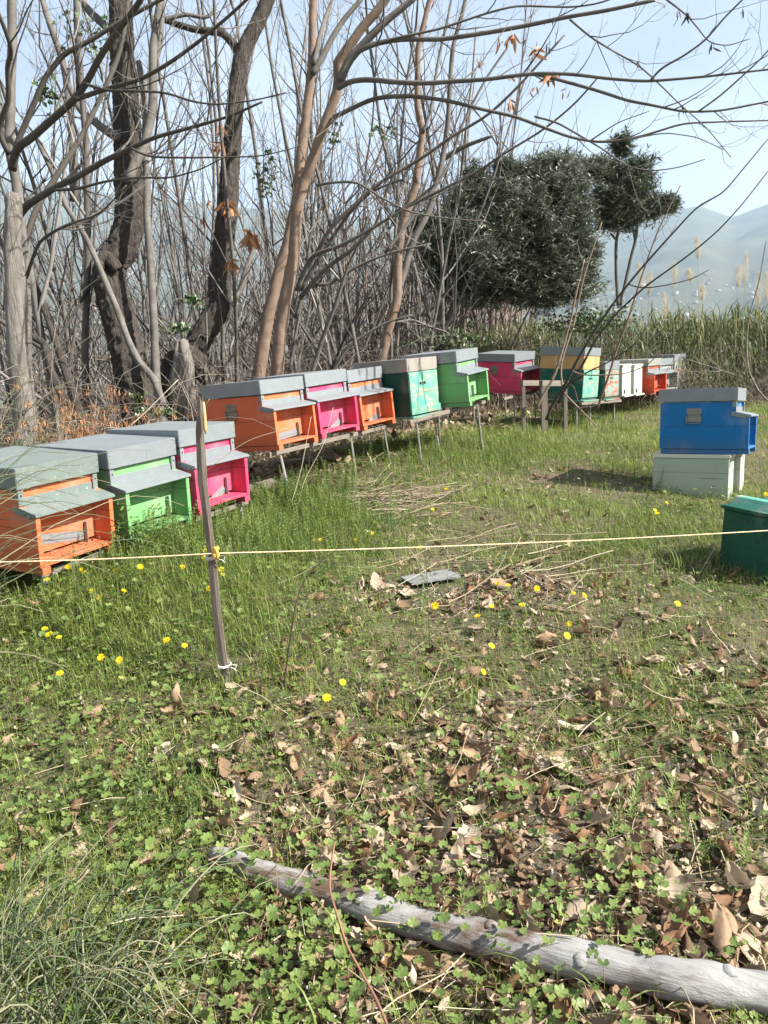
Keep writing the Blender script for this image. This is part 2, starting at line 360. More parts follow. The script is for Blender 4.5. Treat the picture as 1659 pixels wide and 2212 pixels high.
rust = mk("rusty_sheet", [(.09, .065, .05), (.20, .175, .15), (.30, .275, .24), (.19, .10, .05)], scale=5, rough=.75, metal=.15, bump=.0008, bscale=60, stretch=(1, 1, .35))
greysheet = metal("dull_olive_sheet", (.27, .28, .24), (.31, .32, .28), (.36, .37, .33))
steel = mk("plated_steel", [(.16, .155, .13), (.24, .23, .20), (.20, .20, .18)], scale=30, rough=.38, metal=.75)
dark = mk("entrance_dark", [(.006, .005, .004), (.012, .01, .008)], rough=1)
# perforated galvanised strip: dark dots on its own coordinates
perf = bpy.data.materials.new("perforated_strip"); perf.use_nodes = True; nt = perf.node_tree; b = nt.nodes['Principled BSDF']
tc = nt.nodes.new("ShaderNodeTexCoord"); mp = nt.nodes.new("ShaderNodeMapping"); mp.inputs['Scale'].default_value = (160, 1, 160)
vo = nt.nodes.new("ShaderNodeTexVoronoi"); vo.inputs['Scale'].default_value = 1; vo.inputs['Randomness'].default_value = 0
r_ = ramp(nt, [(.10, .10, .10), (.10, .10, .10), (.30, .31, .31), (.27, .285, .29)], [0, .26, .34, 1])
nt.links.new(tc.outputs['Object'], mp.inputs[0]); nt.links.new(mp.outputs[0], vo.inputs['Vector']); nt.links.new(vo.outputs['Distance'], r_.inputs[0]); nt.links.new(r_.outputs[0], b.inputs['Base Color'])
b.inputs['Metallic'].default_value = .3; b.inputs['Roughness'].default_value = .5

WL, LL, HL, HB, PP, RD, RP = .477, .53, .093, .338, .08, .10, .09
RUN = .036
def handle(root, x, y, z, side=-1):
    p = PB(); sx = side
    def bx(a0, a1, y0, y1, z0, z1): p.box(min(x+sx*a0, x+sx*a1), max(x+sx*a0, x+sx*a1), y0, y1, z0, z1)
    bx(.0, .003, y-.05, y+.05, z-.005, z+.038); bx(.0, .006, y-.048, y+.048, z-.016, z-.006); bx(.001, .003, y-.05, y+.05, z-.06, z-.016)
    for yy in (y-.028, y+.028): p.cyl((x+sx*.003, yy, z+.022), (x+sx*.007, yy, z+.022), .006, 10)
    h = p.done("handle", steel, root, .0015)
    t = Tubes(); X = x+sx*.014
    t.add([(X-sx*.008, y-.046, z-.012), (X, y-.048, z-.02), (X, y-.05, z-.055), (X, y-.043, z-.068), (X, y-.03, z-.072), (X, y+.03, z-.072), (X, y+.043, z-.068), (X, y+.05, z-.055), (X, y+.048, z-.02), (X-sx*.008, y+.046, z-.012)], .0042, 8, .5)
    link("ring", t.mesh("ring"), steel, h)
def strip(root, zf, tilt, x0=-.17, ln=.29):
    "perforated entrance strip with a toothed lower edge, pivoting on its right end, and its upright bracket"
    Rm = Matrix.Rotation(-tilt, 4, 'Y').to_3x3(); c = (x0+ln, .018, zf+.052)
    p = PB(); p.box(x0, x0+ln, .0200, .0212, zf+.03, zf+.075, Rm, c)
    for i in range(24):
        xx = x0+.004+i*ln/24
        q = [Vector((xx, .0206, zf+.03)), Vector((xx+.006, .0206, zf+.03)), Vector((xx+.003, .0206, zf+.021))]
        q = [Rm@(v-Vector(c))+Vector(c) for v in q]
        vs = [p.b.verts.new(v) for v in q]; p.b.faces.new(vs)
    p.done("entrance_strip", perf, root, 0)
    p = PB(); p.box(x0, x0+ln, .0165, .0195, zf+.045, zf+.058, Rm, c); p.done("strip_rail", zinc, root, .0006)
    p = PB(); p.box(x0+ln+.004, x0+ln+.020, .012, .0155, zf+.004, zf+.118); p.box(x0+ln+.004, x0+ln+.007, -.002, .012, zf+.004, zf+.118); p.done("bracket", zinc, root, .0006)
def porch_hive(key, col, label, group=None, lidmat=None, tilt=None, top_gap=.0, handles=True, M=None, strips=True, lidh=HL, sx=1.0, bodymat=None, x0=-.17, ln=.29):
    M = fitM(key) if M is None else M
    zo = -(HL+HB+RUN)
    root = thing("beehive", M=placed(M, (0, LL/2, zo)), label=label, cat="beehive", group=group)
    pm = bodymat or PM[col]; zt = RUN+HB; zb = RUN; y0 = -LL/2   # local: y0 is the lid's front plane
    W = WL/2-.011
    for s in (-1, 1):
        p = PB(); a, b_ = sorted((s*W, s*(W-.024)))
        p.prism([(y0+LL-.012, zb), (y0+LL-.012, zt-.006), (y0+.012, zt-.006), (y0+.012, zt-.075), (y0-PP, zt-.098), (y0-PP, zb)], 'x', a, b_)
        p.done("side_panel", pm, root, .0016)
    p = PB(); p.box(-W+.0245, W-.0245, y0+.022, y0+.044, zb+.030, zt-.007); p.done("front_wall", pm, root, .001); p = PB(); p.box(-W+.0245, W-.0245, y0+LL-.036, y0+LL-.014, zb+.001, zt-.007); p.done("back_wall", pm, root, .001)
    p = PB(); p.box(-W+.0245, W-.0245, y0+.05, y0+.056, zb+.014, zb+.05); p.done("entrance_shade_strip", dark, root, 0)  # near-black strip behind the slot, its colour stands in for the inner shade
    p = PB(); p.prism([(y0-PP+.002, zb-.002), (y0-PP+.002, zb+.013), (y0+.10, zb+.018), (y0+LL-.04, zb+.018), (y0+LL-.04, zb-.002)], 'x', -W+.0248, W-.0248); p.done("landing_board", pm, root, .0015)
    for s in (-1, 1):
        a, b_ = sorted((s*(W-.006), s*(W-.052))); p = PB(); p.box(a, b_, y0-PP-.004, y0+LL-.02, 0, RUN-.0025); p.done("runner", pm, root, .002)
    # lid: folded sheet box, a touch domed
    lm = lidmat or zinc; p = PB(); zl = zt+top_gap
    p.box(-WL/2, WL/2, y0, y0+LL, zl, zl+lidh)
    lid = p.done("lid", lm, root, .0025, 2)
    p = PB()
    for s in (-1, 1):
        for zz in (.03, .065): p.cyl((s*(WL/2-.012), y0-.0015, zl+zz*lidh/HL), (s*(WL/2-.012), y0+.001, zl+zz*lidh/HL), .003, 8)
    p.done("rivet", steel, lid, 0)
    # porch roof: flange, sloping sheet with a lip, folded skirts at both ends
    p = PB(); Wr = WL/2-.004
    p.box(-W+.012, W-.012, y0+.0165, y0+.0205, zt-.078, zt-.040)
    for s in (-1, 1):
        a, b_ = sorted((s*(W+.002), s*(W-.026))); p.box(a, b_, y0+.0075, y0+.0113, zt-.076, zt-.006)
        a, b_ = sorted((s*(W+.0008), s*(W+.0026))); p.box(a, b_, y0+.0115, y0+.034, zt-.045, zt-.006)
    p.prism([(y0+.0162, zt-.0785), (y0+.0162, zt-.0745), (y0-RP, zt-.099), (y0-RP-.001, zt-.111), (y0-RP+.002, zt-.111), (y0-RP+.003, zt-.1025)], 'x', -Wr, Wr)
    for s in (-1, 1):
        a, b_ = sorted((s*(Wr-.0002), s*(Wr-.0026))); p.prism([(y0+.036, zt-.074), (y0-RP+.001, zt-.1025), (y0-RP+.001, zt-.1125), (y0-.048, zt-.121), (y0+.036, zt-.104)], 'x', a, b_)
    pr = p.done("porch_roof", zincmossy if lidmat is zincmossy else zinc, root, .0005)
    p = PB()
    for s in (-1, 1):
        p.cyl((s*(W-.012), y0+.004, zt-.028), (s*(W-.012), y0+.009, zt-.028), .0035, 8)
        for yy in (.012, -.03, -.062): p.cyl((s*(Wr+.0015), y0+yy, zt-.092-.25*(.02-yy)), (s*(Wr-.001), y0+yy, zt-.092-.25*(.02-yy)), .0032, 8)
    p.done("screw", dark, pr, 0)
    if strips: 
        sub = bpy.data.objects.new("entrance_reducer", None); COL.objects.link(sub); sub.parent = root; sub.location = (0, y0, 0)
        strip(sub, zb, R(tilt or 0), x0, ln)
    if handles:
        handle(root, -W, .02, zt-.085, -1); handle(root, W, .02, zt-.085, 1)
    return root
def nuc(M, name_label, body, front, lidm, W, Lh, H, lidh, holes=True, group=None, super_h=0, superm=None, lid_over=.012, flap=False, zoff=0, cat="beehive", z_low=0.0):
    zo = -(lidh+super_h+H)
    root = thing("beehive", M=placed(M, (0, Lh/2, zo)), label=name_label, cat=cat, group=group); y0 = -Lh/2; w2 = W/2-lid_over
    p = PB(); p.box(-w2, w2, y0+lid_over, y0+Lh-lid_over, .018, H); p.done("body", body, root, .003)
    p = PB(); p.box(-w2+.002, w2-.002, y0+lid_over-.014, y0+lid_over-.0025, .045, H-.004); f = p.done("front_board", front, root, .002)
    p = PB(); p.box(-w2-.004, w2+.004, y0+lid_over-.035, y0+Lh-lid_over+.004, 0, .0165); p.done("floor_board", front, root, .002)
    if super_h:
        p = PB(); p.box(-w2-.003, w2+.003, y0+lid_over-.004, y0+Lh-lid_over+.003, H+.002, H+super_h-.001); p.box(-w2-.0045, -w2-.0025, y0+.14, y0+.24, H+super_h*.35, H+super_h*.45); p.done("super", superm, root, .002)
    p = PB(); p.box(-W/2, W/2, y0, y0+Lh, H+super_h, H+super_h+lidh); p.done("lid", lidm, root, .003, 2)
    if holes:
        p = PB(); yy = y0+lid_over-.0145
        for xx in (-.035, .035): p.cyl((xx-.02, yy-.001, H-.10), (xx-.02, yy+.004, H-.10), .0125, 14)
        p.done("hole_shade_disc", dark, f, 0)  # near-black discs on the board, shade inside the holes put into the colour
        p = PB(); p.box(-.035, -.004, yy-.005, yy-.002, H-.108, H-.09); p.box(-.022, -.017, yy-.006, yy-.003, H-.08, H-.004); p.done("latch", steel, f, .001)
    if flap:
        p = PB(); p.box(-w2-.003, w2+.003, y0+lid_over-.026, y0+lid_over-.0145, .028, .085); p.box(-w2-.004, -w2+.016, y0+lid_over-.026, y0+lid_over-.0145, .0865, H-.01); p.done("flap", front, root, .003)
    return root
ROWG = None
hv = {}
hv['h1'] = porch_hive('h1', 'orange', "closest orange beehive with a mossy speckled metal lid, cut by the picture's edge", lidmat=zincmossy, tilt=-9, x0=-.205, ln=.33)
hv['h2'] = porch_hive('h2', 'green', "light green beehive with a streaked metal lid between an orange hive and a pink hive", lidmat=zincstreak, strips=False)
hv['h3'] = porch_hive('h3', 'pink', "pink beehive standing right behind the wooden stake and beside the low green hive", tilt=24)
hv['h4'] = porch_hive('h4', 'orange', "orange beehive with a steel handle on its side above the wooden stake's tip", tilt=3)
hv['h5'] = porch_hive('h5', 'pink', "pink beehive squeezed between two orange hives on the metal stand", tilt=24, handles=False)
hv['h6'] = porch_hive('h6', 'orange', "orange beehive with a pale top strip beside the old teal hive", tilt=24, handles=False)
hv['h8'] = porch_hive('h8', 'green', "grass green beehive between the old teal hive and a pink hive", tilt=0, x0=-.20, ln=.27)
hv['h9'] = porch_hive('h9', 'pink', "pink beehive with a side handle, next to the bare switches", tilt=22)
hv['h7'] = nuc(fitM('h7'), "old teal beehive with peeling aqua front and a rusty lid", PM['deepteal'], PM['aqua'], rust, WL, LL, HB+.035, .105, flap=True)
hv['blue'] = porch_hive('blue', 'blue', "bright blue beehive standing alone on a pale green box", strips=False)
# green hive 2: metal bracket only
sub = bpy.data.objects.new("entrance_reducer", None); COL.objects.link(sub); sub.parent = hv['h2']; sub.location = (0, -LL/2, 0)
p = PB(); p.box(.145, .163, .012, .0155, RUN+.004, RUN+.128); p.box(.145, .148, -.004, .012, RUN+.004, RUN+.128); p.done("bracket", zinc, sub, .0006)
# far hives
M10 = fitM('h10'); hv['h10'] = nuc(M10, "tall beehive, beige upper box over teal lower box, behind the bare stems", PM['teal'], PM['aqua'], zinc, WL, LL+.02, .36, .093, super_h=.155, superm=PM['beige'])
M11 = fitM('h11'); hv['h11'] = nuc(M11, "small weathered hive with red and green worn front and a metal lid", PM['teal'], PM['worn'], zinc, .44, .50, .36, .10)
def far(px, py, Y, az, up=(0, 0, 1)):
    p_ = P(px/3000*1659, py/3000*1659, Y); a = R(az); M = np.eye(4); M[:3, 0] = (math.sin(a), math.cos(a), 0); M[:3, 1] = (-math.cos(a), math.sin(a), 0); M[:3, 3] = p_; return M
for px, Y, lab in ((2433, 9.75, "narrow cream nucleus box with a sage side beside the worn red and green hive"), (2479, 10.15, "narrow cream nucleus box standing next to the far orange hive")):
    M = far(px, 1424, Y, 38); root = thing("nucleus_box", M=placed(M, (.14, .25, -.385)), label=lab, cat="beehive", group=None)
    p = PB(); p.box(-.15, .15, -.25, .25, .0, .352); p.done("body", PM['white'], root, .003)
    p = PB(); p.box(-.155, .155, -.26, .255, .355, .385); p.done("lid", PM['white'], root, .003)
    p = PB(); p.box(-.09, -.06, -.258, -.2505, .02, .07); p.done("entrance_gate", dark, root, .001)
    p = PB(); p.box(-.152, .152, -.285, .252, -.022, -.002); p.done("floor_board", PM['white'], root, .002)
hv['h14'] = porch_hive(None, 'red', "far red orange beehive with a long dull grey lid among the weeds", M=far(2559, 1401, 10.6, 40), lidmat=greysheet, handles=False, strips=False)
hv['h15'] = porch_hive(None, 'grey', "weathered grey beehive with a zinc lid beside the far red hive", M=far(2606, 1400, 11.15, 42), handles=False, strips=False)
hv['h16'] = nuc(far(2658, 1383, 11.7, 42), "last hive of the row, weathered wood under a zinc lid", PM['grey'], PM['worn'], zinc, WL, LL, .36, .10, holes=False)

# ------------------------------------------------------------------ stands
railm = mk("weathered_white_metal", [(.17, .165, .15), (.26, .25, .235), (.34, .33, .31), (.15, .13, .11)], scale=9, rough=.6, metal=.1, bump=.0006, bscale=50)
wood = mk("weathered_board", [(.09, .07, .055), (.18, .155, .125), (.26, .23, .19)], scale=6, rough=.85, bump=.002, bscale=30, stretch=(1, 6, 6))
def base_of(k, x, y):   # point on the underside of hive k
    M = np.array(hv[k].matrix_world) if hasattr(hv[k], 'matrix_world') else None
    return (M@np.array([x, y, -.004, 1]))[:3]
def bar(root, name, a, b, w_, h_, mat, tilt=0):
    a = Vector(a); b = Vector(b); d = (b-a); L_ = d.length; q = d.to_track_quat('X', 'Z'); p = PB(); p.box(0, L_, -w_/2, w_/2, -h_/2, h_/2)
    o = p.done(name, mat, root, .0015); mw = Matrix.Translation(a)@q.to_matrix().to_4x4(); o.matrix_world = mw
    if root is not None: o.matrix_parent_inverse = Matrix.Identity(4); o.parent = root; o.matrix_local = root.matrix_basis.inverted()@mw
    return o
def stand(label, ends, legs, rail_h=.03, mat=None):
    (ka, xa), (kb, xb) = ends; mat = mat or railm
    c = base_of(ka, xa, -.2); root = thing("hive_stand", (c[0], c[1], float(gh(c[0], c[1]))), label, "stand")
    for y in (-.27, .17):
        a = base_of(ka, xa, y)-[0, 0, rail_h/2+.001]; b_ = base_of(kb, xb, y)-[0, 0, rail_h/2+.001]
        bar(root, "rail", a, b_, .035, rail_h, wood)
    for k, x, y, lean in legs:
        a = base_of(k, x, y)-[0, 0, rail_h+.001]; b_ = np.array([a[0]+lean[0], a[1]+lean[1], 0]); b_[2] = gh(b_[0], b_[1])-.05
        bar(root, "leg", a, b_, .042, .012, mat)
    return root
bpy.context.view_layer.update()
stand("low metal stand under the three closest hives, almost hidden in the grass", (('h1', -.2), ('h3', .28)), [('h1', -.15, -.27, (0, 0)), ('h1', -.1, .17, (0, 0)), ('h3', .22, -.27, (.02, 0)), ('h3', .22, .17, (0, 0))])
stand("pale metal stand on splayed legs under the orange, pink, orange trio", (('h4', -.25), ('h6', .26)), [('h4', -.12, -.27, (.05, 0)), ('h4', -.1, .17, (0, 0)), ('h5', .2, -.27, (.03, 0)), ('h5', .2, .17, (0, 0)), ('h6', .16, -.27, (.04, 0)), ('h6', .2, .17, (0, 0))])
stand("pale metal stand on thin legs carrying the old teal hive and the green hive", (('h7', -.28), ('h8', .28)), [('h7', -.16, -.27, (.03, 0)), ('h7', .24, -.2, (.04, 0)), ('h8', .12, -.27, (.04, 0)), ('h8', .24, .17, (0, 0)), ('h7', -.2, .17, (0, 0))])
stand("pale metal stand under the last pink hive beside the bare stems", (('h9', -.5), ('h9', .32)), [('h9', -.2, -.24, (.0, 0)), ('h9', -.45, .17, (0, 0)), ('h9', .27, -.24, (.02, 0)), ('h9', .27, .17, (0, 0))])
stand("low stand under the tall beige and teal hive", (('h10', -.25), ('h11', .22)), [('h10', -.2, -.2, (0, 0)), ('h10', .2, -.2, (0, 0)), ('h11', .2, -.2, (0, 0)), ('h10', -.2, .17, (0, 0))])
# empty trestle in front of the tall hive
root = thing("trestle", label="empty grey wooden trestle with two legs behind the bare stems", cat="trestle")
a = P(1168, 828, 8.2); b_ = P(1224, 828, 8.45); root.location = (a[0], a[1], float(gh(a[0], a[1]))); bpy.context.view_layer.update()
for dy in (0, .3):
    aa, bb = a+[-.5*dy, dy, 0], b_+[-.5*dy, dy, 0]
    bar(root, "rail", aa, bb, .05, .06, wood)
    for q in (aa*.93+bb*.07, aa*.06+bb*.94):
        e = q.copy(); e[2] = gh(e[0], e[1])-.05; bar(root, "leg", q-[0, 0, .031], e, .05, .035, wood)

# ------------------------------------------------------------------ box pair under the blue hive
Mb = fitM('blue'); bb = placed(Mb, (0, LL/2, -(HL+HB+RUN)))
Rb = np.array(bb)[:3, :3]; base = np.array(bb)[:3, 3]
def box_under(name, label, off, W_, D_, H_, mat, lidmat, lid):
    root = thing(name, label=label, cat="box", M=Matrix(np.block([[Rb, (base+Rb@np.array(off))[:, None]], [np.zeros((1, 3)), np.ones((1, 1))]]).tolist()))
    p = PB(); p.box(-W_/2, W_/2, -D_/2, D_/2, 0, H_-.034); p.done("body", mat, root, .003)
    if lid: p = PB(); p.box(-W_/2-.004, W_/2+.004, -D_/2-.008, D_/2+.004, H_-.0315, H_-.003); p.done("lid", lidmat, root, .004, 2)
    return root
box_under("support_box", "pale sage green box with a cream lid directly under the blue hive", (-.13, .03, -.335), .24, .52, .335, PM['sage'], PM['white'], True)
box_under("support_box", "cream box standing behind the sage box, under the far half of the blue hive", (.155, -.02, -.32), .20, .50, .32, PM['white'], PM['white'], True)
# dark green hive at the picture's right edge
g0 = ghit(1636, 1283); a = R(20); M = np.eye(4); M[:3, 0] = (math.cos(a), math.sin(a), 0); M[:3, 1] = (-math.sin(a), math.cos(a), 0); M[:3, 3] = g0+[.24*math.cos(a)+.045, .24*math.sin(a)+.2, -.03]
root = thing("garden_box", M=Matrix(M.tolist()), label="dark green painted wooden box with a pale rim, cut off by the right edge", cat="box")
p = PB(); p.prism([(-.24, 0), (.24, 0), (.215, .37), (-.215, .37)], 'y', -.2, .2); p.done("body", PM['dkgreen'], root, .006)
p = PB(); p.box(-.225, .225, -.215, .215, .3725, .392); p.done("lid", PM['dkgreen'], root, .005, 2)
p = PB(); p.prism([(-.2, .385), (-.16, .385), (-.11, .435), (-.15, .435)], 'y', -.19, .19); p.done("rim", PM['aqua'], root, .004)

# ------------------------------------------------------------------ stake, insulator, rope
sw = mk("stake_wood", [(.055, .042, .033), (.12, .095, .075), (.19, .155, .125), (.09, .07, .055)], scale=7, rough=.9, bump=.004, bscale=22, stretch=(9, 9, .8))
swl = mk("fresh_split_wood", [(.45, .27, .12), (.6, .40, .2)], scale=9, rough=.8, bump=.002, stretch=(8, 8, 1))
sb = ghit(492, 1488); YS = sb[1]
path = [(432, 862, 10, 7), (433, 885, 13, 9), (432, 930, 17, 11), (435, 985, 20, 12), (438, 1040, 21, 12), (445, 1095, 20, 12), (452, 1150, 19, 12), (458, 1200, 19, 12), (463, 1260, 20, 12), (470, 1330, 20, 12), (479, 1400, 20, 12), (487, 1460, 19, 12), (496, 1530, 17, 11)]
root = thing("fence_stake", sb, "dark weathered wooden stake with a splintered top leaning in the grass", "stake")
b_ = bmesh.new(); prev = None; rs = random.Random(3)
k0 = YS/1659*.98
for i, (px, py, wd, dp) in enumerate(path):
    c = P(px, py, YS)-sb; w2 = wd*k0/2*rs.uniform(.94, 1.06); d2 = dp*k0*.6
    ring = []
    for (ux, uy) in ((-1, -.6), (-.9, 1), (-.1, 1.08), (.85, .9), (1, -.75), (.2, -1.05)):
        ring.append(b_.verts.new(Vector(c)+Vector((ux*w2*rs.uniform(.93, 1.05), uy*d2*rs.uniform(.92, 1.06), (rs.uniform(-.02, .03) if i == 0 else 0)))))
    if prev:
        for j in range(6): b_.faces.new([prev[j], prev[(j+1) % 6], ring[(j+1) % 6], ring[j]])
    else: b_.faces.new(ring)
    prev = ring
b_.faces.new(prev[::-1]); bmesh.ops.recalc_face_normals(b_, faces=b_.faces); me = bpy.data.meshes.new("post"); b_.to_mesh(me); b_.free(); link("post", me, sw, root)
p = PB(); c0 = P(440, 868, YS-.022)-sb; c1 = P(443, 925, YS-.022)-sb
bar_t = Tubes(); bar_t.add(np.array([c0, c0*.5+c1*.5, c1, c1-[0, 0, .02]]), [.003, .0065, .007, .002], 5, .5); link("split", bar_t.mesh("split", smooth=False), swl, root)
yel = mk("yellow_plastic", [(.80, .42, .06), (.86, .50, .10)], scale=4, rough=.4)
ci = P(465, 1195, YS-.032)-sb; t = Tubes(); th = np.linspace(0, 2*math.pi, 25)
rx, rz = .0125, .0185
t.add(np.stack([ci[0]+rx*np.cos(th)*.75, ci[1]+rx*np.cos(th)*-.8, ci[2]+rz*np.sin(th)], -1), .0055, 10, .5, cap=False)
t.add([ci+[-.008, .018, .006], ci+[-.004, .008, .004], ci+[0, .0, .012]], .008, 8, .5); t.add([ci+[.008, .012, .014], ci+[.002, .03, .014]], .006, 8, .5)
ins = link("insulator", t.mesh("insulator"), yel, root)
cordm = mk("white_cord", [(.62, .6, .56), (.75, .73, .7)], scale=40, rough=.8)
for (px, py, tl) in ((459, 1205, .006), (485, 1438, .004)):
    c = P(px, py, YS)-sb; t = Tubes(); w2 = .0205; d2 = .0175
    for q in range(3):
        t.add([c+[-w2, -d2+.001, tl*q*.7], c+[0, -d2-.001, -.003+tl*q*.7], c+[w2, -d2+.001, tl*q*.6+.002], c+[w2+.001, d2, tl*q*.6], c+[0, d2+.004, 0], c+[-w2-.001, d2, tl*q*.5], c+[-w2, -d2+.001, tl*q*.7]], .0017, 6, .5, cap=False)
    t.add([c+[w2, -d2, .004], c+[w2+.015, -d2-.004, .012], c+[w2+.028, -d2, .007], c+[w2+.02, -d2, -.012]], .0014, 6, .5); t.add([c+[w2, -d2, 0], c+[w2+.018, -d2-.004, -.004], c+[w2+.026, -d2, -.016]], .0014, 6, .5)
    link("tie_cord", t.mesh("tie_cord"), cordm, root)
ropem = mk("orange_rope", [(.70, .30, .10), (.80, .50, .26), (.74, .36, .14)], scale=60, rough=.7); ropew = mk("rope_white_strand", [(.78, .70, .55), (.8, .76, .66)], scale=60, rough=.7)
A_ = P(-260, 1216, YS-.15); B_ = ci+sb+[0, -.002, .0]; C_ = P(1900, 1130, 3.35)
def sag(a, b, s_, n):
    u = np.linspace(0, 1, n)[:, None]; q = a*(1-u)+b*u; q[:, 2] -= s_*4*(u*(1-u))[:, 0]; return q
line = np.concatenate([sag(A_, B_, .01, 260), sag(B_, C_, .016, 640)[1:]])
root = thing("electric_rope", A_, "thin orange and white twisted fence rope strung across the meadow through the yellow insulator", "rope")
d = np.gradient(line, axis=0); d /= np.linalg.norm(d, axis=1)[:, None]; up = np.array([0, 0, 1.]); u = np.cross(d, up); u /= np.linalg.norm(u, axis=1)[:, None]; v = np.cross(u, d)
sl = np.concatenate([[0], np.cumsum(np.linalg.norm(np.diff(line, axis=0), axis=1))])
for q, (mat, nm) in enumerate(((ropem, "strand"), (ropew, "strand"), (ropem, "strand"))):
    ph = sl*2*math.pi/.022+q*2*math.pi/3; t = Tubes(); t.add(line+.0013*(np.cos(ph)[:, None]*u+np.sin(ph)[:, None]*v), .00135, 5, .5); link(nm, t.mesh(nm, off=A_), mat, root)

# ------------------------------------------------------------------ fallen log
logm = mk("bleached_log", [(.10, .09, .08), (.24, .23, .215), (.33, .32, .31), (.19, .165, .14)], scale=9, rough=.85, bump=.006, bscale=16, stretch=(1, 9, 9), mix2=((.11, .07, .045), 4.0, .50, .62, (1, 2.5, 2.5)))
pts = [(462, 1868, 20), (520, 1890, 27), (600, 1922, 29), (700, 1952, 31), (800, 1985, 33), (900, 2022, 35), (1000, 2046, 37), (1100, 2072, 39), (1230, 2095, 38), (1360, 2128, 39), (1500, 2153, 40), (1659, 2180, 41), (1900, 2235, 44)]
cp = []; rd = []
for px, py, hw in pts:
    g = ghit(px, py+hw*.3); dist = np.linalg.norm(g-CAMP); r_ = hw*dist/2050; cp.append(g+[0, 0, r_*.72+.022]); rd.append(r_)
cp = np.array(cp); tt = np.linspace(0, 1, 70); src = np.linspace(0, 1, len(cp)); line = np.stack([np.interp(tt, src, cp[:, i]) for i in range(3)], -1)
for _ in range(3): line[1:-1] = (line[:-2]+line[1:-1]*2+line[2:])/4
t = Tubes(); t.add(line-line[0], np.interp(tt, src, rd)*(1+.05*np.sin(tt*40)+.03*np.sin(tt*97)), 28, .5, rough=.035)
lroot = thing("log", line[0], "long bleached bare log lying diagonally in the leaves", "log")
d = Vector(line[-1]-line[0]).normalized(); q = d.to_track_quat('X', 'Z'); lroot.rotation_euler = q.to_euler()
me = t.mesh("trunk_wood"); me.transform(q.to_matrix().to_4x4().inverted()); link("trunk_wood", me, logm, lroot)
t = Tubes()
for i, a_ in ((22, 1.2), (38, 2.0), (47, .5), (60, 1.7)):
    c = line[i]-line[0]; rr_ = np.interp(tt[i], src, rd); dr = np.array([-.2*math.cos(a_), -math.cos(a_)*.8, math.sin(a_)]); dr /= np.linalg.norm(dr)
    t.add([c+dr*rr_*.8, c+dr*rr_*1.04, c+dr*(rr_*1.16)], [.02, .014, .006], 8, .5, rough=.08)
me = t.mesh("knot"); me.transform(q.to_matrix().to_4x4().inverted()); link("knot", me, logm, lroot)

# boards and stone on the ground
def slab(name, label, cat, px, py, L_, W_, T_, yaw, mat, lift=.0, tiltx=0):
    g = ghit(px, py); o = thing(name, (g[0], g[1], g[2]+lift), label, cat); o.rotation_euler = (tiltx, 0, yaw)
    b_ = bmesh.new(); rs = random.Random(px); n = 9; up = []; lo = []
    ring = [(-L_/2+L_*i/n, -W_/2*rs.uniform(.9, 1.03)) for i in range(n+1)]+[(L_/2-L_*i/n, W_/2*rs.uniform(.9, 1.03)) for i in range(n+1)]
    A = [b_.verts.new((x, y, T_)) for x, y in ring]; B = [b_.verts.new((x, y, 0)) for x, y in ring]; b_.faces.new(A); b_.faces.new(B[::-1])
    for i in range(len(ring)): b_.faces.new([A[i], B[i], B[(i+1) % len(ring)], A[(i+1) % len(ring)]])
    bmesh.ops.recalc_face_normals(b_, faces=b_.faces); me = bpy.data.meshes.new(name); b_.to_mesh(me); b_.free()
    # one solid: make the mesh itself the thing
    m_ = o.matrix_world.copy(); bpy.data.objects.remove(o); ob = link(name, me, mat); ob.location = (g[0], g[1], g[2]+lift); ob.rotation_euler = (tiltx, 0, yaw)
    return tag(ob, label, cat)
slate = mk("grey_slab", [(.11, .11, .105), (.19, .19, .185), (.25, .25, .24)], scale=14, rough=.85, bump=.002)
slab("stone_slab", "flat light grey broken slab lying on the bare brown patch", "slab", 930, 1257, .27, .17, .009, .35, slate, .022, -.04)
slab("plank", "light weathered plank lying under the orange, pink, orange trio", "plank", 668, 1003, .62, .13, .022, .35, wood, .03)
slab("plank", "short grey plank end beside the leg near the low pink hive", "plank", 553, 1068, .28, .16, .03, .5, wood, .06, .1)
# ================================================================== trees
bark_d = mk("dark_furrowed_bark", [(.014, .011, .009), (.05, .040, .032), (.115, .098, .082), (.03, .025, .02)], scale=9, rough=.95, bump=.05, bscale=15, stretch=(4, 4, .55), mix2=((.09, .11, .05), 2.2, .6, .72))
bark_b = mk("smooth_brown_bark", [(.10, .066, .045), (.17, .115, .08), (.23, .165, .12), (.13, .09, .065)], scale=5, rough=.8, bump=.004, bscale=24, stretch=(1, 1, 2.2), mix2=((.12, .09, .07), 5, .58, .7))
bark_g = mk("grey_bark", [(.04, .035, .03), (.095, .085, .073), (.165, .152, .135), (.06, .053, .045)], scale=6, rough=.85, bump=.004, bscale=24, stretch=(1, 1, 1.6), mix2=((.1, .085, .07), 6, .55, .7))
deadw = mk("bleached_dead_wood", [(.06, .05, .04), (.17, .15, .125), (.27, .25, .22), (.10, .085, .07)], scale=8, rough=.9, bump=.03, bscale=14, stretch=(5, 5, .5))
twig_m = mk("twig_bark", [(.03, .025, .022), (.075, .065, .057), (.15, .135, .12), (.27, .25, .23)], attr=True, rough=.8)
brush_m = mk("dry_brush", [(.09, .07, .05), (.22, .18, .14), (.38, .34, .28), (.16, .10, .06)], attr=True, rough=.9)
def norm(v): return v/(np.linalg.norm(v)+1e-9)
def curve(p0, d, L_, n, rg, wob=.16, up=.10, droop=0.):
    p = [np.array(p0, float)]; d = norm(np.array(d, float)); st = L_/(n-1)
    for i in range(n-1):
        d = norm(d+rg.normal(0, wob, 3)+np.array([0, 0, up-droop*i/n])); p.append(p[-1]+d*st)
    return np.array(p)
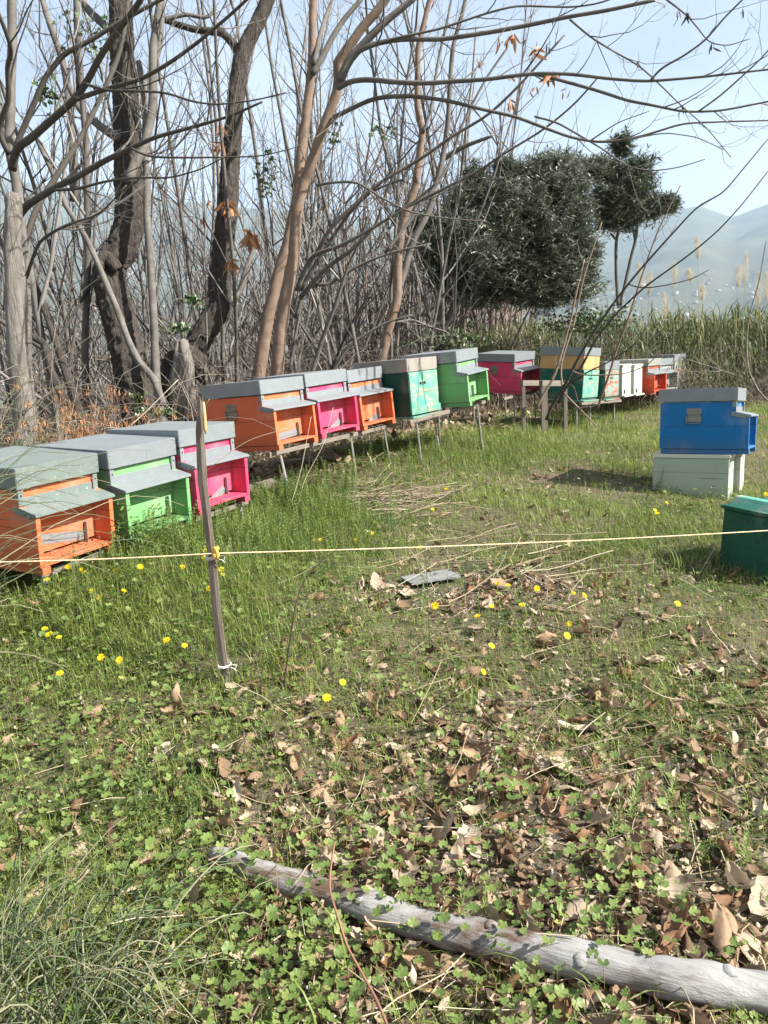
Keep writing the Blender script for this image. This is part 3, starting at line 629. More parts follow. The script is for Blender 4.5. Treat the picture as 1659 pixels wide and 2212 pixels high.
def side_dir(d, rg, ang):
    a = np.cross(d, rg.normal(0, 1, 3)); a = norm(a); return norm(d*math.cos(ang)+a*math.sin(ang))
def sprout(T, pts, r0, r1, rg, level, dens, lmax, t0=.15, up=.12, k=4, minr=.0011):
    seg = np.linalg.norm(np.diff(pts, axis=0), axis=1); Lt = seg.sum(); n = max(1, int(rg.poisson(Lt*dens)))
    cum = np.concatenate([[0], np.cumsum(seg)])/Lt
    for q in range(n):
        t = t0+(1-t0)*rg.random()**.9; i = min(int(np.searchsorted(cum, t))-1, len(pts)-2); i = max(i, 0)
        f = (t-cum[i])/(cum[i+1]-cum[i]+1e-9); p = pts[i]*(1-f)+pts[i+1]*f; d = norm(pts[i+1]-pts[i])
        L_ = lmax*rg.uniform(.35, 1)*(1.1-.45*t); rr = max(minr, min((r0*(1-t)+r1*t)*.55, .0085*L_+.0008))
        m = 7 if level > 1 else 5
        c = curve(p, side_dir(d, rg, R(rg.uniform(28, 62))), L_, m, rg, .13, up)
        T.add(c, np.linspace(rr, minr*.8, m), k if level > 1 else 3, cap=False)
        if level > 1: sprout(T, c, rr, minr, rg, level-1, dens*1.5, L_*.42, .12, up, 3, minr)
def smooth_path(pts, n):
    pts = np.asarray(pts, float); s0 = np.concatenate([[0], np.cumsum(np.linalg.norm(np.diff(pts, axis=0), axis=1))]); u = np.linspace(0, s0[-1], n)
    q = np.stack([np.interp(u, s0, pts[:, i]) for i in range(pts.shape[1])], -1)
    for _ in range(2): q[1:-1] = (q[:-2]+2*q[1:-1]+q[2:])/4
    return q
def limb(T, px, Y0, Y1, r0, r1, k=8, rough=.04, n=None, seedr=None, wob=0., furrow=0.):
    m = len(px); Ys = np.linspace(Y0, Y1, m); pts = np.array([P(x, y, Yq) for (x, y), Yq in zip(px, Ys)])
    n = n or max(10, int(m*4)); q = smooth_path(pts, n)
    if wob: q += rng.normal(0, wob, q.shape)
    rw = np.linspace(r0, r1, n)*np.linspace(Y0, Y1, n)/1659
    T.add(q, rw, k, rough=rough, rnd=.35, furrow=furrow); return q, rw
def traced_tree(name, label, base, trunk, branches, bmat, seed, tw=(2, 2.2, 1.0), group=None, twm=None, brmat=None, extra=None):
    """trunk / branches: lists of (pixel path, Y0, Y1, r0px, r1px); twigs sprout from everything"""
    rg = np.random.default_rng(seed); root = thing(name, base, label, "tree", group); C = Tubes()
    T = Tubes()
    for (px, Y0, Y1, r0, r1) in trunk:
        big = r0 > 20 and bmat is bark_d; q, rw = limb(T, px, Y0, Y1, r0, r1, k=44 if big else 18, rough=.022 if big else .03, n=len(px)*(14 if big else 8), furrow=.09 if bmat is deadw else .12 if big else (.05 if bmat is bark_d else .02))
        sprout(C, q, rw[0], rw[-1], rg, tw[0], tw[1]*.7, tw[2], .25)
    if trunk: link("trunk", T.mesh("trunk", off=base), bmat, root)
    for (px, Y0, Y1, r0, r1) in branches:
        T = Tubes(); q, rw = limb(T, px, Y0, Y1, r0, r1, k=8, rough=.03); link("branch", T.mesh("branch", off=base), brmat or bark_g, root)
        sprout(C, q, rw[0], rw[-1], rg, tw[0], tw[1], tw[2], .1)
    link("crown", C.mesh("crown", off=base, smooth=False), twm or twig_m, root)
    return root
c5 = lambda L_: [(x/3, y/3) for x, y in L_]
c6 = lambda L_: [(x/3, 442+y/3) for x, y in L_]
c7 = lambda L_: [(498+x/3, y/3) for x, y in L_]
c8 = lambda L_: [(498+x/3, 387+y/3) for x, y in L_]
cR = lambda L_: [(995+x*.4, y*.4) for x, y in L_]
c4 = lambda L_: [(1161.5+x*.3, 691+y*.3) for x, y in L_]
c3 = lambda L_: [(1272+x*.2333, 442+y*.2333) for x, y in L_]
def gpt(px, py, Y): p = P(px, py, Y); return np.array([p[0], p[1], float(gh(p[0], p[1]))])
# -- grey tree at the left edge with the long arms sweeping right
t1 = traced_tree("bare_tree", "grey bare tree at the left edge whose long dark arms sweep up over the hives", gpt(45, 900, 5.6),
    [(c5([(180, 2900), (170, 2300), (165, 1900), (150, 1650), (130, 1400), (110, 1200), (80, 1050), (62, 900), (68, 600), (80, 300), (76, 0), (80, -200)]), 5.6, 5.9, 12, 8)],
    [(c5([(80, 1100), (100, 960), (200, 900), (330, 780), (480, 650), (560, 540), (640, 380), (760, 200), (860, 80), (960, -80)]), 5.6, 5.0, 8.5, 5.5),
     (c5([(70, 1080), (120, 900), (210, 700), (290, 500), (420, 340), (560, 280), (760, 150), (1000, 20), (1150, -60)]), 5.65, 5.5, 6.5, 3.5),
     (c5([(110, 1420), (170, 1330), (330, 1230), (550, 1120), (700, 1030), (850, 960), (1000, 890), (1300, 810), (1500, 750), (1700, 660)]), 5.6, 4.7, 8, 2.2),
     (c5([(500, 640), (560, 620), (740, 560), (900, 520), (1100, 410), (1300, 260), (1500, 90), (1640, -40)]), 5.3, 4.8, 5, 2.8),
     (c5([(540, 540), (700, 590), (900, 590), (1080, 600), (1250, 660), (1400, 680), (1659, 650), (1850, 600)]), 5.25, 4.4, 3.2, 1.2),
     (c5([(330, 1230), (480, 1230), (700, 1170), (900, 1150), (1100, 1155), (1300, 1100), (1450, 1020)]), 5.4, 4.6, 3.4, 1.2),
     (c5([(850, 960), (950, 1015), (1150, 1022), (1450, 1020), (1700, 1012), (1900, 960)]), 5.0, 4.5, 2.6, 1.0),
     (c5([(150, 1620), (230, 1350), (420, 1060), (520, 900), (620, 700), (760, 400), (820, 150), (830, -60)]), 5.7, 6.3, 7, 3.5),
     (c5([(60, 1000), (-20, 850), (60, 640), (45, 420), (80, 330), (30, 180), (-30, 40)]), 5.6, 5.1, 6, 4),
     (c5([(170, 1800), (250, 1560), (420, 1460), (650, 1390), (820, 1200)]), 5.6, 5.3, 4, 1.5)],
    bark_g, 11, tw=(3, 3.6, 1.0), brmat=mk("dark_arm_bark", [(.04, .034, .027), (.075, .065, .052), (.12, .105, .088)], scale=6, rough=.85, bump=.004, bscale=24))  # the arms have a darker bark colour than the trunk
# dead bleached snag and the leaning dark stem beside it
def plain_tree(name, label, paths, mat, seed, tw=(2, 1.5, .7), group=None): return traced_tree(name, label, gpt(*paths[0][0][0][:2], paths[0][1]), paths, [], mat, seed, tw, group)
plain_tree("dead_snag", "thick bleached bare snag at the left edge with split grey wood", [(c6([(170, 1650), (150, 1250), (110, 900), (90, 500), (80, 200), (90, 0), (84, -60)]), 5.2, 5.3, 24, 15), (c6([(175, 900), (160, 600), (150, 420), (135, 330)]), 5.25, 5.3, 9, 4)], deadw, 5, (2, .6, .4))
plain_tree("leaning_tree", "thin dark leaning trunk between the bleached snag and the thick furrowed trunk", [(c6([(580, 1560), (540, 1420), (480, 1250), (400, 1000), (300, 700), (190, 430), (150, 250), (60, 0)]), 6.2, 6.6, 10, 5), (c6([(430, 1300), (330, 1080), (290, 900), (200, 850)]), 6.0, 6.1, 9, 7)], bark_d, 6, (3, 2.6, .8))
# thick furrowed trunks
traced_tree("oak_tree", "thick dark furrowed trunk bulging in the middle, behind the low pink hive", gpt(300, 900, 6.6),
    [(c6([(930, 1560), (900, 1300), (850, 1050), (800, 850), (745, 650), (705, 480), (720, 380), (790, 290), (830, 150), (850, 0)])+c5([(835, 1180), (830, 1000), (820, 700), (800, 500), (790, 300), (780, 0), (790, -200)]), 6.6, 7.2, 37, 19),
     (c6([(760, 420), (690, 330), (640, 360), (650, 420)]), 6.7, 6.6, 14, 8)],
    [(c5([(770, 900), (680, 840), (600, 780), (520, 720), (420, 500), (400, 330)]), 6.9, 7.3, 9, 4), (c5([(815, 700), (900, 640), (960, 520), (1040, 300), (1060, 0)]), 7.0, 7.6, 8, 4),
     (c5([(830, 1180), (880, 1040), (930, 980), (990, 700), (990, 300), (1040, 0), (1060, -100)]), 6.6, 6.9, 10, 7),
     (c5([(790, 300), (700, 180), (560, 60), (500, -100)]), 7.1, 7.4, 9, 6), (c5([(480, 1300), (470, 900), (420, 420), (300, 100), (250, -100)]), 7.6, 8.0, 9, 5)],
    bark_d, 21, tw=(3, 3.3, .95))
plain_tree("grey_stem", "pale grey leaning stem crossing in front of the thick furrowed trunk", [(c6([(1060, 1300), (1000, 1130), (900, 1020), (830, 880), (760, 680), (700, 540), (620, 350), (560, 220), (480, 90), (420, 0), (380, -120), (240, -420)]), 6.1, 6.6, 8, 4)], bark_g, 22, (3, 2.2, .8))
plain_tree("grey_stem", "straight grey stem rising just right of the thick furrowed trunk", [(c6([(1060, 1500), (1010, 1100), (1000, 800), (985, 560), (970, 300), (950, 60)])+c5([(955, 1200), (940, 1000), (945, 700), (900, 400)]), 6.4, 6.9, 9, 6)], bark_g, 23, (3, 2.2, .8))
traced_tree("oak_tree", "dark furrowed trunk beside the hollow stump, left of the smooth brown stems", gpt(400, 880, 7.4),
    [(c6([(1120, 1500), (1150, 1200), (1220, 1000), (1340, 800), (1430, 660), (1420, 500), (1440, 350), (1465, 100)])+c5([(1480, 1300), (1490, 1100), (1510, 850), (1530, 600), (1560, 400), (1600, 280), (1680, 130), (1760, -60)]), 7.3, 7.9, 27, 12),
     (c5([(1575, 380), (1520, 290), (1440, 210), (1250, 190), (1060, 130)]), 7.8, 8.0, 9, 5), (c6([(1300, 1050), (1230, 1000), (1150, 1030), (1110, 1150), (1180, 1290), (1260, 1400)]), 7.1, 6.9, 30, 24)],
    [(c6([(1420, 560), (1480, 640), (1560, 560), (1600, 400), (1659, 250)]), 7.4, 7.7, 9, 4), (c5([(1060, 130), (1200, 90), (1340, 120), (1400, 60)]), 7.9, 8, 5, 3)],
    bark_d, 31, tw=(3, 3.3, .95))
link("hollow", (lambda t: (t.add([P(395, 735, 6.95), P(398, 790, 6.9), P(392, 840, 6.9), P(405, 905, 6.9)], np.array([11, 20, 25, 22])*6.9/1659, 22, .5, rough=.16, furrow=.12), t.mesh("hollow"))[1])(Tubes()), deadw, None)
_h = bpy.data.objects["hollow"]; _h.name = "hollow_stump"; tag(_h, "pale bleached hollow stump between the two furrowed trunks, behind the big orange hive", "stump")
# smooth brown double stem with the arms reaching right over the hives
traced_tree("chestnut_tree", "smooth brown twin stemmed tree behind the orange hive, arms reaching right", gpt(600, 810, 6.9),
    [(c8([(290, 1420), (300, 1280), (320, 1000), (360, 750), (410, 500), (430, 200), (480, 0)])+c7([(510, 1100), (560, 950), (620, 780), (690, 600), (700, 480), (690, 410), (760, 310), (860, 170), (960, 60), (1030, -40)]), 6.9, 6.6, 14.5, 8),
     (c8([(160, 1420), (180, 1280), (240, 900), (300, 650), (370, 420), (420, 180)])+c7([(440, 1250), (455, 1000), (490, 750), (520, 500), (530, 350), (530, 200), (535, 0), (540, -80)]), 7.1, 7.2, 14.5, 7)],
    [(c7([(710, 530), (760, 400), (830, 320), (920, 220), (1050, 100), (1200, -20)]), 6.6, 6.5, 9, 6),
     (c7([(530, 480), (590, 380), (650, 260), (730, 130), (860, -20)]), 7.1, 7.2, 6.5, 4.5), (c7([(540, 420), (575, 240), (620, 100), (670, -30)]), 7.1, 7.4, 5, 3.5),
     (c7([(700, 570), (760, 530), (850, 515), (960, 518), (1050, 532), (1250, 541), (1450, 527), (1659, 515)])+cR([(400, 395), (600, 400), (800, 425), (1000, 440), (1200, 425), (1400, 405), (1750, 365)]), 6.6, 5.2, 5.5, 1.8),
     (cR([(380, 398), (450, 408), (600, 450), (750, 492), (900, 545), (1050, 570), (1200, 605), (1400, 600), (1750, 530)]), 6.0, 5.3, 3.6, 1.7),
     (c7([(670, 760), (740, 725), (850, 670), (950, 632), (1150, 620), (1400, 650), (1659, 715)])+cR([(300, 630), (400, 670), (600, 745), (750, 770), (900, 755), (1050, 715), (1200, 665), (1500, 655), (1700, 650)]), 6.7, 5.6, 4.8, 1.3),
     (c7([(770, 370), (900, 290), (1100, 250), (1350, 258), (1659, 213)])+cR([(450, 120), (550, 95), (800, 55), (1050, 0)]), 6.6, 5.8, 5.2, 3.6),
     (c7([(870, 310), (1000, 270), (1100, 240), (1350, 190), (1659, 85)])+cR([(300, 30), (600, 40), (750, 20), (900, -40)]), 6.5, 6.0, 2.8, 1.6),
     (cR([(590, 105), (700, 200), (830, 280), (960, 350), (1080, 460), (1180, 560), (1330, 690), (1460, 850)]), 5.9, 5.3, 2.2, .8),
     (cR([(1020, 440), (1080, 370), (1200, 305), (1320, 220), (1420, 100), (1540, -20)]), 5.4, 5.2, 2.2, 1.6),
     (cR([(1280, 605), (1400, 520), (1500, 430), (1620, 320), (1760, 160)]), 5.3, 5.1, 1.8, 1.2),
     (cR([(1090, -20), (1220, 80), (1280, 150), (1340, 230), (1440, 250), (1560, 210)]), 5.7, 5.5, 2.0, .8),
     (cR([(400, 630), (520, 660), (640, 730), (760, 800), (900, 900), (1030, 925), (1180, 905), (1320, 860)]), 6.2, 5.6, 2.2, .9),
     (cR([(700, 760), (850, 660), (1020, 600)]), 6.0, 5.7, 1.6, .7), (cR([(900, 755), (1100, 715), (1280, 740), (1420, 810)]), 5.7, 5.4, 1.4, .7),
     (c8([(560, 40), (660, 20), (820, 15), (960, 110), (1150, 210), (1350, 250), (1659, 275)]), 6.4, 5.8, 3, 1.0)],
    bark_b, 41, tw=(3, 2.6, .85), group=None)
traced_tree("bare_tree", "slender brown grey forked tree behind the rusty lidded teal hive", gpt(820, 790, 8.8),
    [(c8([(950, 1300), (980, 1170), (1020, 980), (1080, 780), (1085, 500), (1110, 300), (1180, 100), (1210, 0)])+c7([(1200, 1180), (1225, 1000), (1245, 850), (1210, 700), (1212, 500), (1215, 300), (1290, 0), (1310, -60)]), 8.8, 8.6, 11, 4.5)],
    [(c8([(1085, 720), (1120, 620), (1180, 400), (1290, 200), (1340, 40)])+c7([(1300, 1300), (1370, 1060), (1410, 800), (1425, 500), (1440, 300), (1500, 100), (1530, -40)]), 8.8, 9.0, 7.5, 3.8),
     (c7([(1375, 1030), (1500, 955), (1600, 915), (1700, 880)]), 9, 8.8, 6, 3), (c8([(1070, 930), (1180, 910), (1300, 960), (1400, 990)]), 8.8, 8.9, 3, 2),
     (c7([(1245, 850), (1290, 780), (1340, 420), (1400, 150), (1440, -40)]), 8.6, 8.9, 3.5, 2)],
    bark_b, 51, tw=(3, 2.4, .9))
# dark stems fanning to the right from behind the brown tree
fan = [[(430, 720), (520, 490), (700, 440), (900, 330), (1150, 180), (1360, 0)], [(450, 770), (560, 640), (640, 560), (800, 450), (950, 290), (1000, 100), (1080, -80)], [(450, 720), (640, 410), (760, 230), (900, 80), (1120, 0)],
       [(520, 1280), (600, 1020), (680, 820), (760, 560), (850, 380), (900, 200)], [(420, 900), (480, 700), (500, 500), (540, 200), (560, 0)], [(380, 1250), (440, 900), (470, 700), (560, 460), (640, 330), (740, 160)],
       [(440, 640), (620, 700), (820, 560), (1050, 470), (1300, 420)], [(640, 1290), (760, 1080), (1000, 930), (1180, 880)]]
fan2 = [c7([(1080, 1370), (1350, 1240), (1659, 1080)])+cR([(200, 850), (450, 700), (620, 560), (740, 420)]), [], [], [], [], c7([(560, 1640), (640, 1480), (950, 1190), (1250, 1020), (1450, 870), (1659, 760)])+cR([(300, 480), (560, 190)])]
traced_tree("bare_tree", "clump of dark slanting stems fanning out to the right behind the brown twin stems", gpt(650, 800, 7.6), [],
    [(c8(q), 7.5+.15*i, 7.0+.2*i, 5.5 if i < 4 else 4, 1.8) for i, q in enumerate(fan)]+[(fan2[0], 7.2, 6.5, 3.6, 1.6), (fan2[5], 7.6, 7.0, 4.5, 2), (c7([(1000, 1640), (1170, 1420), (1300, 1250), (1430, 1050), (1500, 800), (1659, 500), (1800, 300)]), 7.8, 8, 3.5, 2)], bark_d, 61, tw=(3, 2.3, .8), brmat=bark_g)
# ragged shrub of bare switches in front of the tall hive
swd = mk("dark_switch_bark", [(.03, .024, .02), (.06, .05, .042), (.10, .085, .07)], scale=8, rough=.8)
def shrub(name, label, base, paths, seed, mat, tw):
    rg = np.random.default_rng(seed); root = thing(name, base, label, "shrub"); C = Tubes()
    for i, (px, Y0, Y1, r0, r1, dk) in enumerate(paths):
        T = Tubes(); q, rw = limb(T, px, Y0, Y1, r0, r1, k=7, rough=.02); link("stem", T.mesh("stem", off=base), swd if dk else mat, root); sprout(C, q, rw[0], rw[-1], rg, 2, tw[0], tw[1], .25)
    link("crown", C.mesh("crown", off=base, smooth=False), twig_m, root); return root
sb2 = gpt(1190, 880, 7.6)
shrub("bare_shrub", "tall bare switches, two dark, leaning right before the tall beige and teal hive", sb2, [
    (c4([(-10, 640), (40, 540), (110, 430), (160, 280), (200, 130), (240, 0)])+[(1243, 640), (1262, 560)], 7.6, 7.6, 3.2, 1.6, 0), (c4([(60, 720), (130, 560), (180, 500), (230, 400), (290, 280)])+c3([(20, 1220), (200, 950), (400, 690), (600, 460), (780, 260), (1020, 0)])+[(1560, 420), (1659, 300)], 7.6, 6.9, 3.6, 1.0, 1),
    (c4([(150, 600), (190, 500), (300, 370)])+c3([(60, 1250), (250, 1010), (530, 750), (800, 560), (1000, 410), (1200, 240), (1420, 0)])+[(1659, 370)], 7.5, 6.6, 3, 1.0, 1), (c4([(430, 640), (470, 520), (520, 380), (560, 230), (600, 120), (640, 30)])+[(1385, 600), (1420, 500), (1470, 400)], 7.8, 7.4, 2.8, 1.2, 0),
    (c4([(180, 500), (160, 340), (200, 200), (260, 40)])+[(1260, 600), (1300, 480)], 7.6, 7.8, 2.3, 1.2, 0), (c4([(170, 500), (220, 560), (300, 640), (380, 720), (430, 770)]), 7.5, 7.2, 2.2, 1.4, 0), (c4([(185, 440), (260, 480), (290, 590)]), 7.5, 7.4, 2.2, 1.2, 1),
    (c4([(250, 365), (300, 395), (420, 400), (620, 390), (790, 330), (880, 230)]), 7.3, 6.9, 1.6, .9, 0), (c4([(200, 480), (330, 390), (520, 300), (700, 180)])+[(1400, 700)], 7.5, 7.2, 2, .9, 1), (c3([(360, 735), (450, 765), (560, 770), (750, 740), (950, 690), (1120, 600)]), 7.2, 7.0, 1.5, .8, 1),
    (c4([(100, 430), (130, 380), (150, 300)]), 7.6, 7.6, 3, 2.4, 0)], 71, bark_b, (2.2, .4))
# pale twisted branch at the right end of the bank
shrub("bare_shrub", "pale twisting branch hanging over the dark bank at the far right", gpt(1659, 880, 9.8), [([(1700, 900), (1640, 850), (1615, 800), (1612, 740), (1618, 680), (1640, 610), (1655, 520)], 9.8, 9.8, 2.2, 1.2, 0), ([(1640, 845), (1600, 815), (1560, 800), (1480, 775)], 9.8, 9.9, 1.8, .8, 0)], 72, deadw, (2, .5))

# ---- background bare trees: a few kinds, repeated
def bg_proto(seed, stems, H, spread, r0):
    rg = np.random.default_rng(seed); T = Tubes(); C = Tubes()
    for i in range(stems):
        a = rg.uniform(0, 6.28); d = np.array([math.cos(a)*spread*rg.uniform(.2, 1), math.sin(a)*spread*rg.uniform(.2, 1), 1]); h = H*rg.uniform(.7, 1)
        q = curve([.1*math.cos(a)*stems*.4, .1*math.sin(a)*stems*.4, -.3], d, h, 12, rg, .07, .03); T.add(q, np.linspace(r0*rg.uniform(.6, 1), .008, 12), 7, rough=.04); sprout(C, q, r0, .006, rg, 3, 2.3, H*.25, .08, .13, 4, .0018)
    return T.mesh("trunk"), C.mesh("crown", smooth=False)
protos = [bg_proto(100+i, s_, h, sp, r_) for i, (s_, h, sp, r_) in enumerate([(2, 7.5, .25, .032), (3, 6.2, .35, .026), (2, 8.5, .14, .04), (5, 5.2, .45, .02), (4, 7, .3, .027)])]
for a_, b_ in protos: a_.materials.append(bark_g); b_.materials.append(twig_m)
bgs = [(-3.1, 8.2), (-4.0, 9.6), (-1.9, 9.0), (-.9, 9.7), (-4.8, 8.0), (-2.6, 11.2), (-5.8, 11), (-1.3, 11.8), (-.1, 11.0), (-7.2, 13), (-3.9, 13.2), (-2.2, 14), (-.6, 13.6), (.9, 12.8), (-5.4, 15), (-8.3, 16), (-3.3, 17), (-1.2, 16.6), (.6, 16), (1.9, 15), (-6.4, 18.5), (-2.1, 20), (.3, 20), (-9.5, 19), (-4.6, 21), (1.9, 19.5), (.2, 9.4), (-1.6, 7.7), (-3.9, 6.9), (-5.3, 6.5), (.9, 10.2), (-7.4, 10), (-.3, 8.3), (-2.3, 8.3), (-3.0, 9.4), (-1.2, 10.6), (-4.4, 11.8), (-2.9, 12.4), (-5.2, 13.4), (-.2, 12.2), (-6.4, 9.0), (-3.4, 7.4), (-2.7, 6.6), (1.3, 11.4), (-1.9, 12.9), (-3.6, 14.8), (.4, 14.2), (-6.8, 15.2), (-1.2, 18.6), (-5.2, 17.8), (1.4, 17.2), (-.1, 9.6)]
for i, (x, y) in enumerate(bgs):
    me_t, me_c = protos[i % 5]; z = float(gh(x, y)); root = thing("sapling", (x, y, z), "slender bare grey sapling in the leafless thicket behind the row of hives", "tree", "bare saplings of the thicket")
    s_ = rng.uniform(.8, 1.3)*(1+max(0, -z)*.07); root.scale = (s_, s_, s_*rng.uniform(.95, 1.15)); root.rotation_euler = (rng.normal(0, .05), rng.normal(.03, .06), rng.uniform(0, 6.28))
    for nm, me in (("trunk", me_t), ("crown", me_c)):
        o = bpy.data.objects.new(nm, me); COL.objects.link(o); o.parent = root
# thicket of thin switches, brambles at the feet of the trees
T = Tubes(); rg = np.random.default_rng(5)
for i in range(5200):
    s_ = 1.0+6.5*rg.random()**1.3; u = rg.uniform(-3.5, 9.5); b0 = ROW0+ROWD*u+ROWN*s_
    if b0[0] > 2.6: continue
    z = float(gh(*b0)); L_ = rg.uniform(.35, 1.5)*(1+.12*s_); a = rg.uniform(0, 6.28); lean = rg.uniform(.1, 1.4)
    q = curve([b0[0], b0[1], z-.02+rg.random()*.25], [math.cos(a)*lean, math.sin(a)*lean, 1], L_, 8, rg, .17, -.02, .38)
    q[:, 2] = np.maximum(q[:, 2], gh(q[:, 0], q[:, 1])+.01); T.add(q, np.linspace(rg.uniform(.0018, .005), .0012, 8), 3, cap=False)
tag(link("brushwood", T.mesh("brushwood", smooth=False), brush_m), "tangle of dry brambles and thin switches filling the foot of the thicket", "brushwood", kind='stuff')
T = Tubes()
for i in range(2600):   # twiggy woods on the slope below, far behind
    r_ = 14+70*rg.random()**1.5; a = R(rg.uniform(-42, 10)); x, y = r_*math.sin(a), r_*math.cos(a); z = float(gh(x, y)); h = rg.uniform(1.5, 5)+r_*.05
    q = curve([x, y, z], [rg.normal(0, .2), rg.normal(0, .2), 1], h, 5, rg, .12, .05); T.add(q, np.linspace(.03+r_*.0006, .004, 5), 3, cap=False)
    for k_ in range(5):
        j = rg.integers(1, 4); T.add(curve(q[j], side_dir(norm(q[j+1]-q[j]), rg, .8), h*.35, 4, rg, .15, .1), np.linspace(.012+r_*.0003, .003, 4), 3, cap=False)
tag(link("far_woods", T.mesh("far_woods", smooth=False), mk("far_twigs", [(.09, .07, .06), (.18, .14, .12), (.26, .21, .18)], attr=True, rough=.9)), "leafless brown woods on the slope falling away behind the hives", "woods", kind='stuff')
# ================================================================== olive tree, reeds, bank
def leaf_t(w_=.2, bend=.15, n=3):
    "lanceolate leaf along +y, unit length"
    ys = np.linspace(0, 1, n+1); V = []; 
    for y in ys: ww = w_/2*math.sin(math.pi*min(.97, max(.06, y)))**.8; V += [(-ww, y, -bend*y*y+.04), (0, y, -bend*y*y), (ww, y, -bend*y*y+.04)]
    F = [(3*i+j, 3*i+j+1, 3*i+j+4, 3*i+j+3) for i in range(n) for j in (0, 1)]
    return np.array(V), [np.array(F)]
def quad_leaf(w_=.25):
    return np.array([(0, 0, 0), (w_/2, .5, .03), (0, 1, -.05), (-w_/2, .5, .03)], float), [np.array([(0, 1, 2, 3)])]
olive_m = mk("olive_leaves", [(.045, .065, .036), (.10, .13, .078), (.18, .215, .15), (.34, .37, .31), (.50, .53, .48)], pos=[0, .28, .52, .75, 1], attr=True, rough=.42, spec=.5, transl=.12)
rg = np.random.default_rng(17)
ob = gpt(950, 745, 10.6); oroot = thing("olive_tree", ob, "dense grey green olive tree with a side lobe, behind the pink hive", "tree")
T = Tubes()
cO = lambda L_: [(829.5+x*.4, 276.5+y*.4) for x, y in L_]
lobes = [(700, 450, 200, 170, 10.8), (830, 640, 250, 210, 10.7), (600, 700, 210, 190, 10.5), (400, 600, 130, 130, 10.6), (250, 545, 95, 70, 10.7), (950, 360, 150, 120, 10.9), (500, 300, 60, 110, 10.9), (1050, 870, 115, 90, 10.8), (760, 840, 260, 110, 10.5), (930, 230, 150, 70, 11), (640, 260, 60, 60, 10.8), (1000, 520, 110, 140, 10.9), (330, 760, 90, 130, 10.6), (520, 880, 160, 90, 10.6), (900, 900, 200, 80, 10.7), (420, 420, 80, 90, 10.8), (760, 300, 130, 80, 10.9), (1060, 700, 90, 110, 10.9), (300, 660, 110, 90, 10.5),
         (1330, 330, 110, 150, 11.3), (1180, 420, 90, 80, 11.2), (1450, 430, 90, 50, 11.3), (1270, 490, 130, 65, 11.3), (1390, 190, 45, 90, 11.3), (1290, 100, 35, 55, 11.3), (1110, 260, 50, 60, 11.1), (1180, 250, 40, 60, 11.2), (1530, 425, 40, 22, 11.3)]
for px, Y0, Y1, r0, r1 in [(cO([(230, 1230), (290, 1060), (330, 900), (360, 780), (480, 640)]), 10.6, 10.6, 7, 4), (cO([(330, 1230), (335, 1060), (400, 900), (520, 780), (700, 620)]), 10.6, 10.7, 8, 4), (cO([(430, 850), (600, 820), (850, 700), (980, 420), (1130, 418), (1280, 440)]), 10.7, 11.2, 5, 3),
                            (cO([(1265, 960), (1255, 800), (1252, 600), (1300, 450)]), 11.3, 11.3, 4, 3), (cO([(1275, 960), (1330, 720), (1370, 560), (1350, 350)]), 11.3, 11.3, 4, 2.5), (cO([(1250, 600), (1225, 570)]), 11.3, 11.3, 3, 2), (cO([(1358, 620), (1345, 540)]), 11.3, 11.3, 3, 2), (cO([(330, 1030), (160, 1000), (60, 1060)]), 10.6, 10.4, 4, 3)]:
    limb(T, px, Y0, Y1, r0, r1, k=8, rough=.05)
link("trunk", T.mesh("trunk", off=ob), bark_g, oroot)
T = Tubes(); S_ = Scatter(); LV, LF = leaf_t(.23, .12, 2)
Cc = []; Dd = []
for (x, y, rx, ry, Y) in lobes:
    c = P(829.5+x*.4, 276.5+y*.4, Y); sx = rx*.4/1659*Y; sz = ry*.4/1659*Y; sy = min(sx, sz)*1.1 if rx > 60 else sx
    n = int(190+4300*sx*sz)
    v = rg.normal(0, 1, (n, 3)); v /= np.linalg.norm(v, axis=1)[:, None]; rad = rg.random(n)**.45*rg.uniform(.8, 1.28, n)
    p = c+v*rad[:, None]*[sx, sy, sz]
    keep = (vnoise(p[:, 0]*1.0+p[:, 1]*.6, p[:, 2], 2.6, 3)+.5*vnoise(p[:, 0], p[:, 2]+p[:, 1], 7, 4)) > -.30
    Cc.append(p[keep]); Dd.append((v*[1, 1, .8]+[0, 0, .45])[keep])
Cc = np.concatenate(Cc); Dd = np.concatenate(Dd)
for c, d in zip(Cc, Dd):
    L_ = rg.uniform(.12, .26); q = curve(c-norm(d)*L_*.4, d+rg.normal(0, .35, 3), L_, 5, rg, .12, .06); T.add(q, np.linspace(.0028, .0012, 5), 3, cap=False)
    m = 12; tt_ = rg.uniform(.05, 1, m)*4; i = np.minimum(tt_.astype(int), 3); pos = q[i]+(q[i+1]-q[i])*(tt_-i)[:, None]
    yaw = rg.uniform(0, 6.28, m); tl = rg.uniform(-.4, 1.1, m)
    clump = .22*vnoise(c[0], c[2], 1.9, 8)
    S_.add(LV, LF, rotm(yaw, tl, rg.normal(0, .5, m)), pos, rg.uniform(.055, .092, m), np.clip(rg.beta(1.6, 2.0, m)+clump, 0, 1))
crown = link("crown", S_.mesh("crown", off=ob), olive_m, oroot); link("twigs", T.mesh("twigs", off=ob, smooth=False), twig_m, crown)

